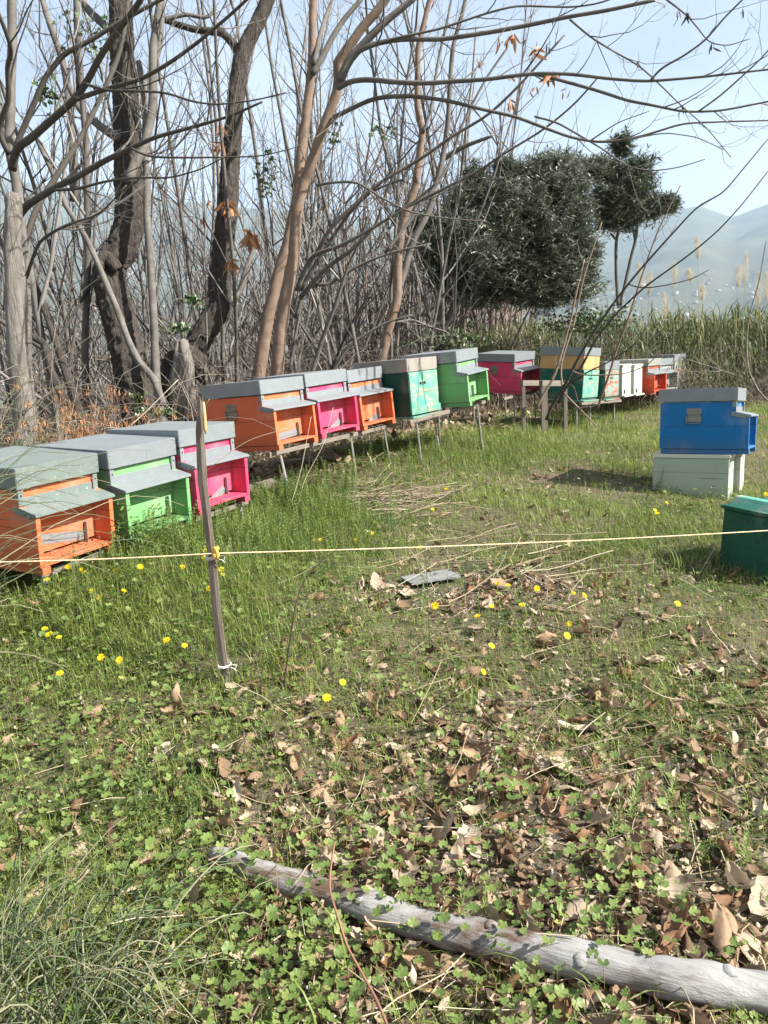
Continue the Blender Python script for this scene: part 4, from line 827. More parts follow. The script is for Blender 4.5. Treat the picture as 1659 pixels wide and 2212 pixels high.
# reeds and bank scrub
reed_m = mk("reed_leaves", [(.035, .06, .015), (.075, .11, .028), (.13, .16, .05), (.26, .24, .11), (.40, .34, .21)], pos=[0, .3, .52, .72, 1], attr=True, rough=.5, transl=.25)
def blade_t(w_, bend, n=5, taper=.9):
    V = []; 
    for i in range(n+1):
        u = i/n; a = bend*u*u; ww = w_/2*(1-u**2.2*taper)*(0.6+.4*min(1, u*6)) if i < n else .0008
        y = math.sin(a)*u; z = math.cos(a)*u
        V += [(-ww, y, z), (ww, y, z)]
    return np.array(V), [np.array([(2*i, 2*i+1, 2*i+3, 2*i+2) for i in range(n)])]
def bankpts(n, x0=-.5, x1=8.5, y0=10.6, y1=13.2):
    x = rg.uniform(x0, x1, n); y = y0+(y1-y0)*rg.random(n)+.12*x; k_ = (y > 10.75+.1*x) & (x > .3+rg.random(n)*1.0)
    x, y = x[k_], y[k_]; return x, y, gh(x, y)
S_ = Scatter()
for bend in (.7, 1.2, 1.8):
    bv, bf = blade_t(.045, bend); x, y, z = bankpts(2600, y0=11.0); n = len(x); S_.add(bv, bf, rotm(rg.uniform(0, 6.28, n), rg.normal(0, .35, n)), np.stack([x, y, z+rg.uniform(-.05, .38, n)+.25*sst(11.5, 13, y)], -1), rg.uniform(.15, .5, n)*(1+.15*sst(3.8, 6, x))*(1+.45*vnoise(x, y, 3.1, 7)), np.clip(rg.beta(2, 2.6, n)+.25*vnoise(x, y, 1.3, 2), 0, 1))
tag(link("reed_leaves", S_.mesh("reed_leaves"), reed_m), "mass of green and straw coloured reed leaves along the top of the bank", "reeds", kind='stuff')
S_ = Scatter(); qv, qf = quad_leaf(.5)
x, y, z = bankpts(30000, .2, 9, 10.5, 12.3); n = len(x); S_.add(qv, qf, rotm(rg.uniform(0, 6.28, n), rg.normal(0, .9, n)), np.stack([x, y, z+rg.random(n)**1.4*(.42+.12*vnoise(x, y, 2))], -1), rg.uniform(.025, .06, n), np.clip(rg.beta(1.5, 2.8, n)+.3*vnoise(x, z*3, 1.8, 6), 0, 1))
bankm = mk("scrub_leaves", [(.018, .026, .010), (.045, .065, .02), (.085, .115, .032), (.15, .165, .06), (.17, .11, .055)], attr=True, rough=.55, transl=.2)
for bx, by, br, bh, nn in [(1.6, 11.6, .5, .5, 1500), (2.5, 11.5, .45, .35, 1100), (3.6, 11.9, .6, .45, 1800), (4.6, 12.0, .5, .65, 1600), (5.6, 12.2, .6, .5, 1700), (6.6, 12.3, .6, .75, 1900), (7.6, 12.5, .6, .6, 1500), (5.1, 11.3, .4, .35, 900), (6.3, 11.5, .5, .4, 1100)]:
    v = rg.normal(0, 1, (nn, 3)); v /= np.linalg.norm(v, axis=1)[:, None]; q = v*(rg.random(nn)**.5)[:, None]*[br, br*.6, bh]+[bx, by, float(gh(bx, by))+bh*.55]; q = q[vnoise(q[:, 0], q[:, 2]+q[:, 1], 6, 3) > -.25]; n = len(q)
    S_.add(qv, qf, rotm(rg.uniform(0, 6.28, n), rg.normal(0, .9, n)), q, rg.uniform(.025, .055, n), np.clip(rg.beta(2, 2.4, n)+.1, 0, 1))
tag(link("scrub", S_.mesh("scrub"), bankm), "dark leafy scrub covering the face of the bank behind the far hives", "scrub", kind='stuff')
T = Tubes()
for i in range(3600):
    x, y = rg.uniform(.8, 8), rg.uniform(10.3, 12.6); y += .12*x; z = float(gh(x, y))
    T.add(curve([x, y, z], [rg.normal(0, .6), rg.normal(-.1, .5), 1], rg.uniform(.3, 1.0), 6, rg, .16, 0, .25), np.linspace(rg.uniform(.002, .005), .0015, 6), 3, cap=False)
tag(link("bank_brush", T.mesh("bank_brush", smooth=False), brush_m), "dry twigs and canes standing in the scrub of the bank", "brushwood", kind='stuff')
plume_m = mk("reed_plume", [(.50, .42, .28), (.66, .58, .42), (.74, .68, .54)], attr=True, rough=.9, transl=.35); cane_m = mk("reed_cane", [(.20, .20, .07), (.36, .32, .16)], rough=.7)
pl = [(1505, 518, 560, -.35, "tall curved cream reed plume standing highest against the blue hills"), (1380, 570, 625, -.7, "drooping cream reed plume beside the dark slanting switches"), (1405, 590, 640, .5, "feathery cream reed plume leaning right among the slanting switches"), (1457, 570, 625, .1, "upright cream reed plume left of the tallest plume"), (1487, 585, 610, -.8, "small drooping cream reed plume just below the tallest one"), (1435, 635, 690, -.3, "short cream reed plume low above the grey lidded far hives"),
      (1518, 620, 650, .1, "tiny pale reed plume low in the green reeds"), (1612, 548, 620, .45, "large cream reed plume leaning right near the right edge"), (1598, 575, 622, .6, "thin wispy reed plume left beside the large leaning one"), (1640, 590, 665, .2, "broad cream reed plume close to the right edge"), (1657, 590, 650, .2, "cream reed plume cut by the right edge")]
for px, py, pb, ln, lab in pl:
    Y = 11.9+rg.uniform(-.3, .5); tip = P(px, py, Y); low = P(px-ln*8, pb, Y); g = gpt(px-ln*18, 760, Y); root = thing("reed_plume", g, lab, "reed", "cream reed plumes on the bank")
    T = Tubes(); mid = (low*.6+g*.4); q = smooth_path([g, mid, low, tip*.55+low*.45+[ln*.01, 0, .02], tip+[-.0, 0, 0]], 16); T.add(q, np.linspace(.006, .0015, 16), 5, .5); link("stem", T.mesh("stem", off=g), cane_m, root)
    S_ = Scatter(); m = 900; u = rg.random(m); c = low[None]*(1-u[:, None])+tip[None]*u[:, None]; wd = .055*np.sin(np.clip(u, .03, 1)*math.pi*.93)**.7
    a = norm(tip-low); off = rg.normal(0, 1, (m, 3))*wd[:, None]*.55; yaw = rg.uniform(0, 6.28, m)
    S_.add(*blade_t(.045, .9, 2), rotm(yaw, rg.uniform(.1, .9, m)), c+off, rg.uniform(.03, .06, m), rg.random(m)); link("plume", S_.mesh("plume", off=g), plume_m, root)

# ================================================================== meadow
def blobs(L_):
    out = []
    for px, py, r_, w_ in L_: g = ghit(px, py); out.append((g[0], g[1], r_, w_))
    return out
LIT = blobs([(1500, 1450, .45, .8), (1600, 1500, .35, .8), (1250, 1650, .5, .8), (1450, 1850, .45, .8), (1200, 1900, .4, .9), (1000, 2000, .3, .8), (640, 1750, .28, .9), (450, 1700, .2, .6), (1400, 2010, .35, .8), (1050, 1265, .42, 1.3), (1200, 1270, .35, .9), (900, 1290, .3, .8), (740, 1330, .3, .7), (1200, 1035, .4, .8), (830, 1095, .4, 1.0), (640, 1010, .7, 1.3),
             (950, 880, .8, 1.2), (1080, 900, .7, 1), (600, 1500, .22, .7), (900, 1550, .35, .7), (480, 2150, .2, .7), (800, 2150, .25, .7), (1100, 1480, .3, .6), (850, 1790, .35, .9), (1150, 1780, .4, .8), (1500, 2100, .4, .8), (560, 1800, .2, .8), (30, 1850, .15, .5), (380, 1600, .2, .6), (1250, 1230, .3, .5), (1560, 1250, .3, .5), (1300, 2150, .4, .8), (1640, 1700, .4, .7)])
BARE = blobs([(1000, 1270, .34, 1.2), (1130, 1280, .26, .9), (640, 1020, .6, 1.1), (830, 1095, .22, .8), (1200, 1040, .3, .8), (950, 885, .8, .9), (650, 2080, .13, .5), (700, 2190, .2, .5), (1450, 1950, .2, .4), (1350, 1050, .25, .9), (300, 1000, .5, .8)])
LUSH = blobs([(150, 1300, .5, 1), (300, 1230, .4, 1.1), (480, 1190, .4, 1.2), (650, 1150, .5, 1.1), (700, 1080, .4, .8), (560, 1100, .4, .9), (760, 1000, .6, .7), (1000, 980, .8, .6), (600, 1300, .4, .6), (1330, 1000, .7, .6), (1500, 1150, .6, .5), (250, 1420, .4, .5), (1350, 1200, .4, .4)])
def fld(B, x, y): return sum(w_*np.exp(-((x-a)**2+(y-b)**2)/(r_*r_)) for a, b, r_, w_ in B)
HB_ = [np.array(hv[k].matrix_world)[:2, 3] for k in hv]; 
bpy.context.view_layer.update(); HB_ = [np.array(hv[k].matrix_world)[:2, 3] for k in hv]
def wedge(n, d0, d1, p=1.0, a0=-40, a1=40):
    d = d0+(d1-d0)*rg.random(n)**p; a = R(1)*rg.uniform(a0, a1, n); return d*np.sin(a), d*np.cos(a)
def rowside(x, y): return (x-ROW0[0])*ROWN[0]+(y-ROW0[1])*ROWN[1]
grass_m = mk("grass_blades", [(.075, .12, .022), (.145, .205, .038), (.235, .29, .06), (.34, .37, .10), (.50, .44, .24)], pos=[0, .35, .68, .90, 1], attr=True, rough=.5, transl=.30)
herb_m = mk("herb_leaves", [(.065, .115, .028), (.12, .18, .045), (.19, .25, .065), (.28, .32, .10), (.45, .40, .10)], pos=[0, .35, .7, .93, 1], attr=True, rough=.5, transl=.30)
def tone(x, y): return .28*(fld(LUSH, x, y) < .25)+.16*vnoise(x, y, 1.6, 4)
S_ = Scatter()
for vi, (bend, w_) in enumerate([(.35, .045), (.8, .04), (1.3, .035), (1.9, .035)]):
    bv, bf = blade_t(w_, bend, 4)
    x, y = wedge(105000, 1.1, 12.3, 1.1); lit = fld(LIT, x, y); lush = fld(LUSH, x, y); bare = fld(BARE, x, y); tuft = vnoise(x, y, 5.5, vi)
    dens = np.clip(.62+.5*tuft+.5*lush-.22*lit-.75*bare, .02, 1); s_ = rowside(x, y)
    k_ = (rg.random(len(x)) < dens) & ((s_ < .5) | (rg.random(len(x)) < .06)) & (y < 10.9+.12*x)
    x, y, lush, tuft = x[k_], y[k_], lush[k_], tuft[k_]; n = len(x)
    h = rg.uniform(.022, .065, n)*(1+.35*tuft)*(1+.6*np.clip(lush, 0, 1.2))*(1+.4*vnoise(x, y, 2.3, 8))*(1+.07*y)
    S_.add(bv, bf, rotm(rg.uniform(0, 6.28, n), rg.normal(0, .35, n)), np.stack([x, y, gh(x, y)-.004], -1), np.stack([np.clip(h, .03, .08)*(.7+.06*y), h, h], -1), np.clip(rg.beta(2.2, 2.4, n)*.85+tone(x, y)*.6, 0, 1))
# long blades
bv, bf = blade_t(.028, 1.0, 6); x, y = wedge(5200, 1.2, 9, 1.1); lush = fld(LUSH, x, y); k_ = (rg.random(len(x)) < .12+.7*lush) & (rowside(x, y) < .45); x, y = x[k_], y[k_]; n = len(x); h = rg.uniform(.09, .2, n)
S_.add(bv, bf, rotm(rg.uniform(0, 6.28, n), rg.normal(0, .45, n)), np.stack([x, y, gh(x, y)-.004], -1), h, np.clip(rg.beta(2, 2.2, n)*.8, 0, 1))
tag(link("grass", S_.mesh("grass"), grass_m), "short spring grass growing all over the meadow", "grass", kind='stuff')
# round lobed leaves on stalks, small clover leaves, whorled weeds, feathery tufts
def lobed(nl=7, m=4, depth=.16):
    V = [(0, 0, 0)]; tot = nl*m
    for i in range(tot+1):
        a = -math.pi*.86+2*math.pi*.86*i/tot; r_ = 1-depth*(1+math.cos(2*math.pi*i/m))*.9+.03*math.sin(i*5.1); V.append((r_*math.sin(a)*.5, r_*math.cos(a)*.5, .09*abs(math.sin(math.pi*i/m))-.02+.10*r_*r_))
    return np.array(V), [np.array([(0, i+2, i+1) for i in range(tot)])]
HERB = blobs([(180, 1360, .4, .9), (150, 1600, .35, .9), (280, 1480, .35, .7), (90, 1720, .3, .8), (600, 1250, .3, .7), (700, 1360, .3, .5), (600, 2010, .2, 1.0), (640, 2110, .16, 1.1), (690, 2150, .12, 1), (200, 1830, .2, .6), (1200, 2050, .15, .8), (1150, 2140, .12, .9), (1350, 1980, .15, .9), (800, 1900, .2, .8), (450, 1850, .2, .6), (350, 1900, .2, .6), (1000, 1700, .25, .5), (120, 1300, .4, .9), (950, 1480, .3, .5), (1500, 1100, .4, .6), (1400, 1060, .4, .9), (850, 1990, .15, .7), (480, 1960, .15, .7), (1250, 1800, .2, .4), (560, 1600, .25, .5)])
S_ = Scatter(); stalks = Tubes()
for nl, dp in ((7, .07), (5, .10)):
    V_, F_ = lobed(nl, 4, dp); x, y = wedge(15000, 1.15, 6.5, 1.25); f_ = fld(HERB, x, y); clus = vnoise(x, y, 7, nl)
    k_ = (rg.random(len(x)) < np.clip(f_*.85*(.55+.8*clus)+.05, 0, 1)) & (rowside(x, y) < .3); x, y = x[k_], y[k_]; n = len(x); sz = rg.uniform(.011, .028, n)*1.15
    hh = rg.uniform(.012, .065, n)*(.6+sz/.03); S_.add(V_, F_, rotm(rg.uniform(0, 6.28, n), rg.normal(.12, .38, n)), np.stack([x, y, gh(x, y)+hh], -1), sz, np.clip(rg.beta(2.4, 2.2, n)*.85+.03+.2*clus[k_], 0, 1))
    for i in range(0, n, 3):
        if y[i] < 3: stalks.add([(x[i]+rg.normal(0, .012), y[i]+rg.normal(0, .012), gh(x[i], y[i])-.01), (x[i], y[i], gh(x[i], y[i])+hh[i])], .0007, 3, .3, cap=False)
V_, F_ = quad_leaf(.62)
x, y = wedge(130000, 1.1, 9.5, 1.15); lit = fld(LIT, x, y); bare = fld(BARE, x, y); k_ = (rg.random(len(x)) < np.clip(.42+.5*vnoise(x, y, 4, 9)+.4*fld(LUSH, x, y)-.2*lit-.6*bare, .03, 1)) & (rowside(x, y) < .5); x, y = x[k_], y[k_]; n = len(x)
S_.add(V_, F_, rotm(rg.uniform(0, 6.28, n), rg.normal(.2, .5, n)), np.stack([x, y, gh(x, y)+rg.random(n)**1.5*.035*(1+fld(LUSH, x, y))], -1), rg.uniform(.006, .015, n)*(1+.06*y), np.clip(rg.beta(2, 2.4, n)*.85+.5*tone(x, y), 0, 1))
tag(link("ground_cover", S_.mesh("ground_cover"), herb_m), "low round lobed leaves and tiny clover leaves between the grass", "ground cover", kind='stuff')
tag(link("leaf_stalks", stalks.mesh("leaf_stalks", smooth=False), mk("stalk_red", [(.25, .12, .06), (.16, .22, .06)], attr=True)), "thin reddish stalks under the round lobed leaves", "ground cover", kind='stuff')
def whorl(rg):
    V = []; Q = []; lv, lf = quad_leaf(.2); h = 1.0
    for j in range(9):
        z = .12+.88*j/8; m = 6; L_ = .17*(1-.45*j/8)
        for q in range(m):
            M_ = rotm(np.array([q*6.283/m+j*.5]), np.array([.35+.5*j/9]))[0]; b0 = len(V); V += list((M_@(lv*L_*rg.uniform(.8, 1.15)).T).T+[.06*math.sin(z*2.2), .05*math.sin(z*3), z]); Q.append([b0, b0+1, b0+2, b0+3])
    for j in range(6):
        z0, z1 = j/6, (j+1)/6; b0 = len(V); f = lambda z, o: [.06*math.sin(z*2.2)+o, .05*math.sin(z*3), z]; V += [f(z0, -.009), f(z0, .009), f(z1, .009), f(z1, -.009)]; Q.append([b0, b0+1, b0+2, b0+3])
    return np.array(V), [np.array(Q)]
def feather(rg):
    V = []; Q = []; lv, lf = blade_t(.028, .5, 2)
    for i in range(46):
        M_ = rotm(np.array([rg.uniform(0, 6.28)]), np.array([rg.uniform(-1.1, .2)]))[0]; b0 = len(V); V += list((M_@(lv*rg.uniform(.35, 1)).T).T+rg.normal(0, .10, 3)*[1, 1, .3]); Q += [[b0, b0+1, b0+3, b0+2], [b0+2, b0+3, b0+5, b0+4]]
    return np.array(V), [np.array(Q)]
S_ = Scatter()
WH = blobs([(470, 1180, .35, 1), (380, 1170, .25, .8), (560, 1110, .4, .9), (660, 1100, .45, .9), (620, 1170, .35, .8), (760, 1050, .5, .5), (300, 1200, .3, .5), (900, 960, .7, .4), (1300, 930, .8, .35), (1150, 870, .8, .5), (200, 1225, .3, .4)])
for i in range(3):
    V_, F_ = whorl(rg); x, y = wedge(9000, 1.5, 9.5, 1.1); f_ = fld(WH, x, y); k_ = (rg.random(len(x)) < f_*.6+.01) & (rowside(x, y) < .1); x, y = x[k_], y[k_]; n = len(x)
    S_.add(V_, F_, rotm(rg.uniform(0, 6.28, n), rg.normal(0, .28, n)), np.stack([x, y, gh(x, y)-.01], -1), rg.uniform(.08, .21, n), np.clip(rg.beta(2.2, 2, n)*.8, 0, 1))
FE = blobs([(710, 1730, .13, 1.6), (690, 1790, .1, 1), (650, 1400, .25, .8), (560, 1390, .2, .5), (1180, 1180, .2, 1.1), (1220, 1330, .15, .8), (1300, 1540, .2, .6), (1080, 1960, .12, .7), (420, 1400, .2, .4), (1000, 1380, .3, .4)])
for i in range(3):
    V_, F_ = feather(rg); x, y = wedge(2600, 1.2, 7, 1.1); f_ = fld(FE, x, y); k_ = rg.random(len(x)) < f_*.8+.03; x, y = x[k_], y[k_]; n = len(x)
    S_.add(V_, F_, rotm(rg.uniform(0, 6.28, n), rg.normal(0, .2, n)), np.stack([x, y, gh(x, y)-.004], -1), rg.uniform(.025, .065, n), np.clip(rg.beta(1.6, 3, n)*.7, 0, 1))
tag(link("weeds", S_.mesh("weeds"), herb_m), "upright whorled weeds and feathery green tufts in the meadow", "weeds", kind='stuff')
# ------------------------------------------------------------------ dead leaves
leafd = [mk("dead_leaf_%s" % n_, c_, scale=11, rough=.72, bump=.002, bscale=70, transl=.18, mix2=((.13, .07, .035), 16, .56, .7), stretch=(1, .5, 1)) for n_, c_ in
         (("tan", [(.20, .125, .07), (.32, .215, .13), (.42, .30, .19)]), ("brown", [(.13, .07, .035), (.22, .12, .06), (.31, .185, .10)]), ("pale", [(.27, .20, .14), (.39, .31, .22), (.47, .40, .30)]))]
def dleaf(rg, L_=.13, w_=.052, nl=13, curlw=1.0, curll=1.0, twist=.5):
    V = []; m = 4; ser = rg.uniform(.04, .10)
    for i in range(nl+1):
        u = i/nl; ww = w_/2*max(.03, math.sin(math.pi*u**.85))**.75*(1+ser*(1 if i % 2 else -1)); a = curll*(u-.35)*1.6
        cy = L_*(math.sin(a)/1.6/max(curll, .2)) if curll > .05 else L_*(u-.35); cz = L_*(1-math.cos(a))/1.6/max(curll, .2) if curll > .05 else 0
        for j in range(-m, m+1):
            v = j/m; b_ = curlw*v*(1.2+.3*math.sin(u*7)); x = ww*(math.sin(b_)/max(.3, curlw*1.1)); z = cz+ww*(1-math.cos(b_))/max(.3, curlw*1.1)+.0022*math.sin(i*1.6+abs(j)*1.5)*abs(v)+.004*math.sin(u*9+v*3)*curlw
            tw = twist*(u-.4); V.append((x*math.cos(tw)-z*math.sin(tw), cy, z*math.cos(tw)+x*math.sin(tw)))
    k = 2*m+1; F_ = [(i*k+j, i*k+j+1, (i+1)*k+j+1, (i+1)*k+j) for i in range(nl) for j in range(k-1)]
    b0 = len(V); V += [(-.0012, -L_*.52, .006), (.0012, -L_*.52, .006), (.001, -L_*.33, .002), (-.001, -L_*.33, .002)]; F_.append((b0, b0+1, b0+2, b0+3))
    return np.array(V), [np.array(F_)]
LVAR = []
for i in range(16):
    p_ = [(.5, .5, .3), (1.0, .9, .6), (1.5, .6, -.7), (.8, 1.6, .9), (1.9, 1.0, .2), (.3, 1.1, -.5), (1.3, 2.2, .5), (.9, .3, 1.4)][i % 8]
    V_, F_ = dleaf(rg, rg.uniform(.095, .15), rg.uniform(.038, .06) if i % 4 else .078, 13, p_[0]*rg.uniform(.8, 1.2), p_[1]*rg.uniform(.8, 1.2), p_[2]); LVAR.append((V_, F_))
LME = []
for i, (V_, F_) in enumerate(LVAR):
    me = np_mesh("fallen_leaf", V_, F_, np.full(len(V_), .5), smooth=True); me.materials.append(leafd[i % 3]); LME.append(me)
LBL = {0: "tan curled dead leaf lying on the meadow among others like it", 1: "brown crumpled dead leaf lying on the meadow among others like it", 2: "pale bleached dead leaf lying on the meadow among others like it"}
SLB = ghit(930, 1257)
def litpts(n, d0, d1, p, base=.12, gain=.75):
    x, y = wedge(n, d0, d1, p, -31, 31); k_ = (np.hypot((x-SLB[0])/.22, (y-SLB[1]+.03)/.15) > 1) & (rg.random(n) < np.clip(base+gain*fld(LIT, x, y), 0, 1)); return x[k_], y[k_]
x, y = litpts(1800, 1.35, 4.0, .95, .12, .5); o_ = rg.permutation(len(x))[:290]
for i in o_:
    v = int(rg.integers(0, 16)); me = LME[v]; o = bpy.data.objects.new("fallen_leaf", me); COL.objects.link(o)
    o.location = (x[i], y[i], float(gh(x[i], y[i]))+rg.uniform(.008, .03)); o.rotation_euler = (rg.normal(0, .35)+(math.pi if rg.random() < .4 else 0), rg.normal(0, .4), rg.uniform(0, 6.28)); s_ = rg.uniform(.65, 1.15); o.scale = (s_, s_, s_)
    tag(o, LBL[v % 3], "leaf", "dead leaves fallen on the meadow")
lit_m = mk("leaf_litter", [(.07, .04, .025), (.15, .09, .05), (.26, .175, .105), (.36, .27, .18), (.44, .37, .28)], attr=True, rough=.8, scale=14, bump=.001, bscale=60, transl=.15)
S_ = Scatter(); x, y = litpts(11000, 1.2, 9.5, 1.0, .09, .55); x2 = []
s_ = rowside(x, y); k_ = s_ < 3; x, y = x[k_], y[k_]; pick = rg.integers(0, 16, len(x))
for v in range(16):
    q = pick == v; n = q.sum(); V_, F_ = LVAR[v]
    S_.add(V_, F_, rotm(rg.uniform(0, 6.28, n), rg.normal(0, .5, n)+math.pi*(rg.random(n) < .4), rg.normal(0, .4, n)), np.stack([x[q], y[q], gh(x[q], y[q])+rg.uniform(.0, .022, n)], -1), rg.uniform(.25, .8, n), rg.random(n))
tag(link("leaf_litter", S_.mesh("leaf_litter", smooth=True), lit_m), "brown leaf litter scattered through the whole meadow", "leaf litter", kind='stuff')
# thick litter under and behind the hives
S_ = Scatter(); u = rg.uniform(-3, 9, 5200); s_ = rg.uniform(-.1, 4.5, 5200); b0 = ROW0[None]+ROWD[None]*u[:, None]+ROWN[None]*s_[:, None]; V_, F_ = quad_leaf(.55); n = len(u)
S_.add(V_, F_, rotm(rg.uniform(0, 6.28, n), rg.normal(0, .7, n)), np.stack([b0[:, 0], b0[:, 1], gh(b0[:, 0], b0[:, 1])+rg.uniform(.0, .05, n)], -1), rg.uniform(.05, .12, n), rg.random(n))
V_, F_ = quad_leaf(.7); x, y = wedge(70000, 1.1, 9, 1.3); k_ = rg.random(len(x)) < np.clip(.38+.6*fld(LIT, x, y)+.3*fld(BARE, x, y), 0, 1); x, y = x[k_], y[k_]; n = len(x)
S_.add(V_, F_, rotm(rg.uniform(0, 6.28, n), rg.normal(0, .7, n)), np.stack([x, y, gh(x, y)+rg.uniform(-.002, .012, n)], -1), rg.uniform(.006, .024, n), rg.random(n)*.9)
tag(link("leaf_crumbs", S_.mesh("leaf_crumbs"), lit_m), "crumbled dry leaf fragments between the grass and under the hives", "leaf litter", kind='stuff')
T = Tubes()
x, y = wedge(2600, 1.2, 9, 1.1); k_ = rg.random(len(x)) < .3+.5*fld(LIT, x, y)+.5*fld(BARE, x, y)
for a, b in zip(x[k_], y[k_]):
    th = rg.uniform(0, 6.28); L_ = rg.uniform(.05, .28); q = curve([a, b, gh(a, b)+rg.uniform(.002, .03)], [math.cos(th), math.sin(th), rg.normal(.05, .2)], L_, 5, rg, .1, 0); q[:, 2] = np.maximum(q[:, 2], gh(q[:, 0], q[:, 1])+.002); T.add(q, rg.uniform(.0008, .0022), 3, cap=False)
for c_, r_, nn in ((ghit(830, 1090), .2, 130), (ghit(1060, 1240), .3, 50)):
    for i in range(nn):
        a, b = c_[0]+rg.normal(0, r_), c_[1]+rg.normal(0, r_); th = rg.normal(.3, .7); q = curve([a, b, gh(a, b)+rg.uniform(.005, .05)], [math.cos(th), math.sin(th), rg.normal(.05, .15)], rg.uniform(.15, .5), 5, rg, .08, 0); q[:, 2] = np.maximum(q[:, 2], gh(q[:, 0], q[:, 1])+.004); T.add(q, rg.uniform(.0012, .0035), 3, cap=False)
tag(link("dry_straw", T.mesh("dry_straw", smooth=False), mk("straw", [(.16, .11, .08), (.34, .27, .17), (.52, .45, .32)], attr=True, rough=.8)), "dry straws and thin twigs lying on the ground", "straw", kind='stuff')
# small stones in the bare spots
S_ = Scatter(); ico = bmesh.new(); bmesh.ops.create_icosphere(ico, subdivisions=1, radius=1); iv = np.array([v.co[:] for v in ico.verts]); ifc = np.array([[v.index for v in f.verts] for f in ico.faces]); ico.free()
x, y = wedge(9000, 1.15, 6, 1.5); k_ = rg.random(len(x)) < np.clip(.2+1.0*fld(BARE, x, y), 0, 1); x, y = x[k_], y[k_]; n = len(x); sc = rg.uniform(.0018, .006, n)
S_.add(iv, [ifc], rotm(rg.uniform(0, 6.28, n), rg.uniform(0, 3, n)), np.stack([x, y, gh(x, y)+.001], -1), np.stack([sc*1.3, sc, sc*.7], -1), rg.random(n))
tag(link("gravel", S_.mesh("gravel"), mk("small_stones", [(.12, .11, .10), (.30, .29, .28), (.46, .45, .44)], attr=True, rough=.9)), "small grey stones in the bare spots", "gravel", kind='stuff')

# ------------------------------------------------------------------ yellow dandelions
yel2 = mk("dandelion_yellow", [(.70, .50, .004), (.80, .62, .01), (.86, .70, .03)], attr=True, rough=.6, transl=.15); grn = mk("flower_stalk_green", [(.10, .16, .04), (.18, .2, .07)], rough=.6)
def flower_mesh(rg, R_=1.0):
    V = []; Q = []
    for ring, (nn, L_, el) in enumerate(((20, 1.0, .18), (17, .82, .42), (13, .58, .75), (9, .36, 1.1))):
        for i in range(nn):
            a = 6.283*(i+.5*ring)/nn+rg.normal(0, .08); e = el+rg.normal(0, .06); d = np.array([math.cos(a)*math.cos(e), math.sin(a)*math.cos(e), math.sin(e)*.75]); s_ = np.array([-math.sin(a), math.cos(a), 0])*.085; b0 = len(V)
            V += [d*.08-s_*.5, d*.08+s_*.5, d*L_*.8+s_, d*L_*1.0+s_*.6, d*L_-s_*.6, d*L_*.8-s_]; Q += [[b0, b0+1, b0+2, b0+5], [b0+5, b0+2, b0+3, b0+4]]
    return np_mesh("flower_head", np.array(V), [np.array(Q)], rg.random(len(V)))
fm = [flower_mesh(rg) for _ in range(3)]; stm = []
for _ in range(3):
    T = Tubes(); T.add(curve([0, 0, 0], [.1, .05, 1], 1, 5, rg, .08, .1), .02, 5, .5); m_ = T.mesh("stem"); m_.materials.append(grn); stm.append(m_)
for m_ in fm: m_.materials.append(yel2)
D1 = [(105, 1275, "beside the orange hive's lower corner"), (150, 1247, "close under the orange hive"), (178, 1250, 0), (187, 1257, 0), (200, 1297, 0), (217, 1312, 0), (254, 1253, 0), (270, 1297, 0), (305, 1243, 0), (396, 1246, 0), (445, 1225, 0), (480, 1252, "just right of the stake"), (483, 1263, 0), (101, 1386, 0), (110, 1398, 0), (131, 1401, 0), (133, 1482, 0), (222, 1449, 0), (261, 1450, 0), (363, 1410, 0), (402, 1421, 0), (445, 1205, 0),
      (660, 1110, 0), (680, 1180, 0), (693, 1179, 0), (770, 1178, 0), (805, 1165, 0), (940, 1328, "big"), (1032, 1352, 0), (1063, 1330, 0), (1128, 1327, 0), (1075, 1278, 0), (1098, 1282, 0), (1160, 1290, 0), (1062, 1417, 0), (1225, 1400, 0), (1230, 1368, 0), (1045, 1480, 0), (708, 1536, 0), (742, 1502, 0), (965, 1065, 0), (935, 1112, 0), (1415, 1113, 0), (1419, 1120, 0), (1440, 1095, 0), (1332, 1024, 0), (1310, 1022, 0), (1655, 1076, 0), (1463, 1325, 0), (1262, 1308, 0), (1192, 1302, 0), (1238, 1300, 0), (910, 1195, 0), (455, 1295, 0)]
for i, (px, py, sp) in enumerate(D1):
    hgt = rg.uniform(.05, .10) if sp != "big" else .15
    g = ghit(px, py+14); head = g+[0, 0, hgt]; d = ray(px, py); dist = np.linalg.norm(g-CAMP); g2 = CAMP+d*(hgt*0+(g[1])/d[1]); x_, y_ = g2[0], g2[1]
    z_ = max(float(gh(x_, y_))+.07, g2[2]); gz_ = float(gh(x_, y_)); root = thing("dandelion", (x_, y_, gz_), None, "flower", "yellow dandelions in the grass")
    reg = "left of the stake below the low hives" if px < 455 else ("in the middle of the meadow" if px < 900 else ("around the bare brown patch" if px < 1270 and py > 1200 else "in the grass near the blue hive"))
    root['label'] = {"big": "largest tall yellow dandelion, standing in front of the grey stone slab", 0: "small yellow dandelion flower "+reg}.get(sp, "yellow dandelion flower "+(sp if isinstance(sp, str) else ""))
    hh = z_-gz_; m_ = bpy.data.objects.new("stem", stm[i % 3]); COL.objects.link(m_); m_.parent = root; m_.scale = (.06, .06, hh)
    h_ = bpy.data.objects.new("flower_head", fm[i % 3]); COL.objects.link(h_); h_.parent = root; s_ = (.0145 if sp != "big" else .019)*rg.uniform(.8, 1.15)*(1+.05*max(0, y_-3)); h_.scale = (s_, s_, s_*(1 if sp != "big" else 1.6)); h_.location = (.0, .0, hh); h_.rotation_euler = (rg.uniform(.2, .9), rg.normal(0, .3), rg.normal(0, .4))

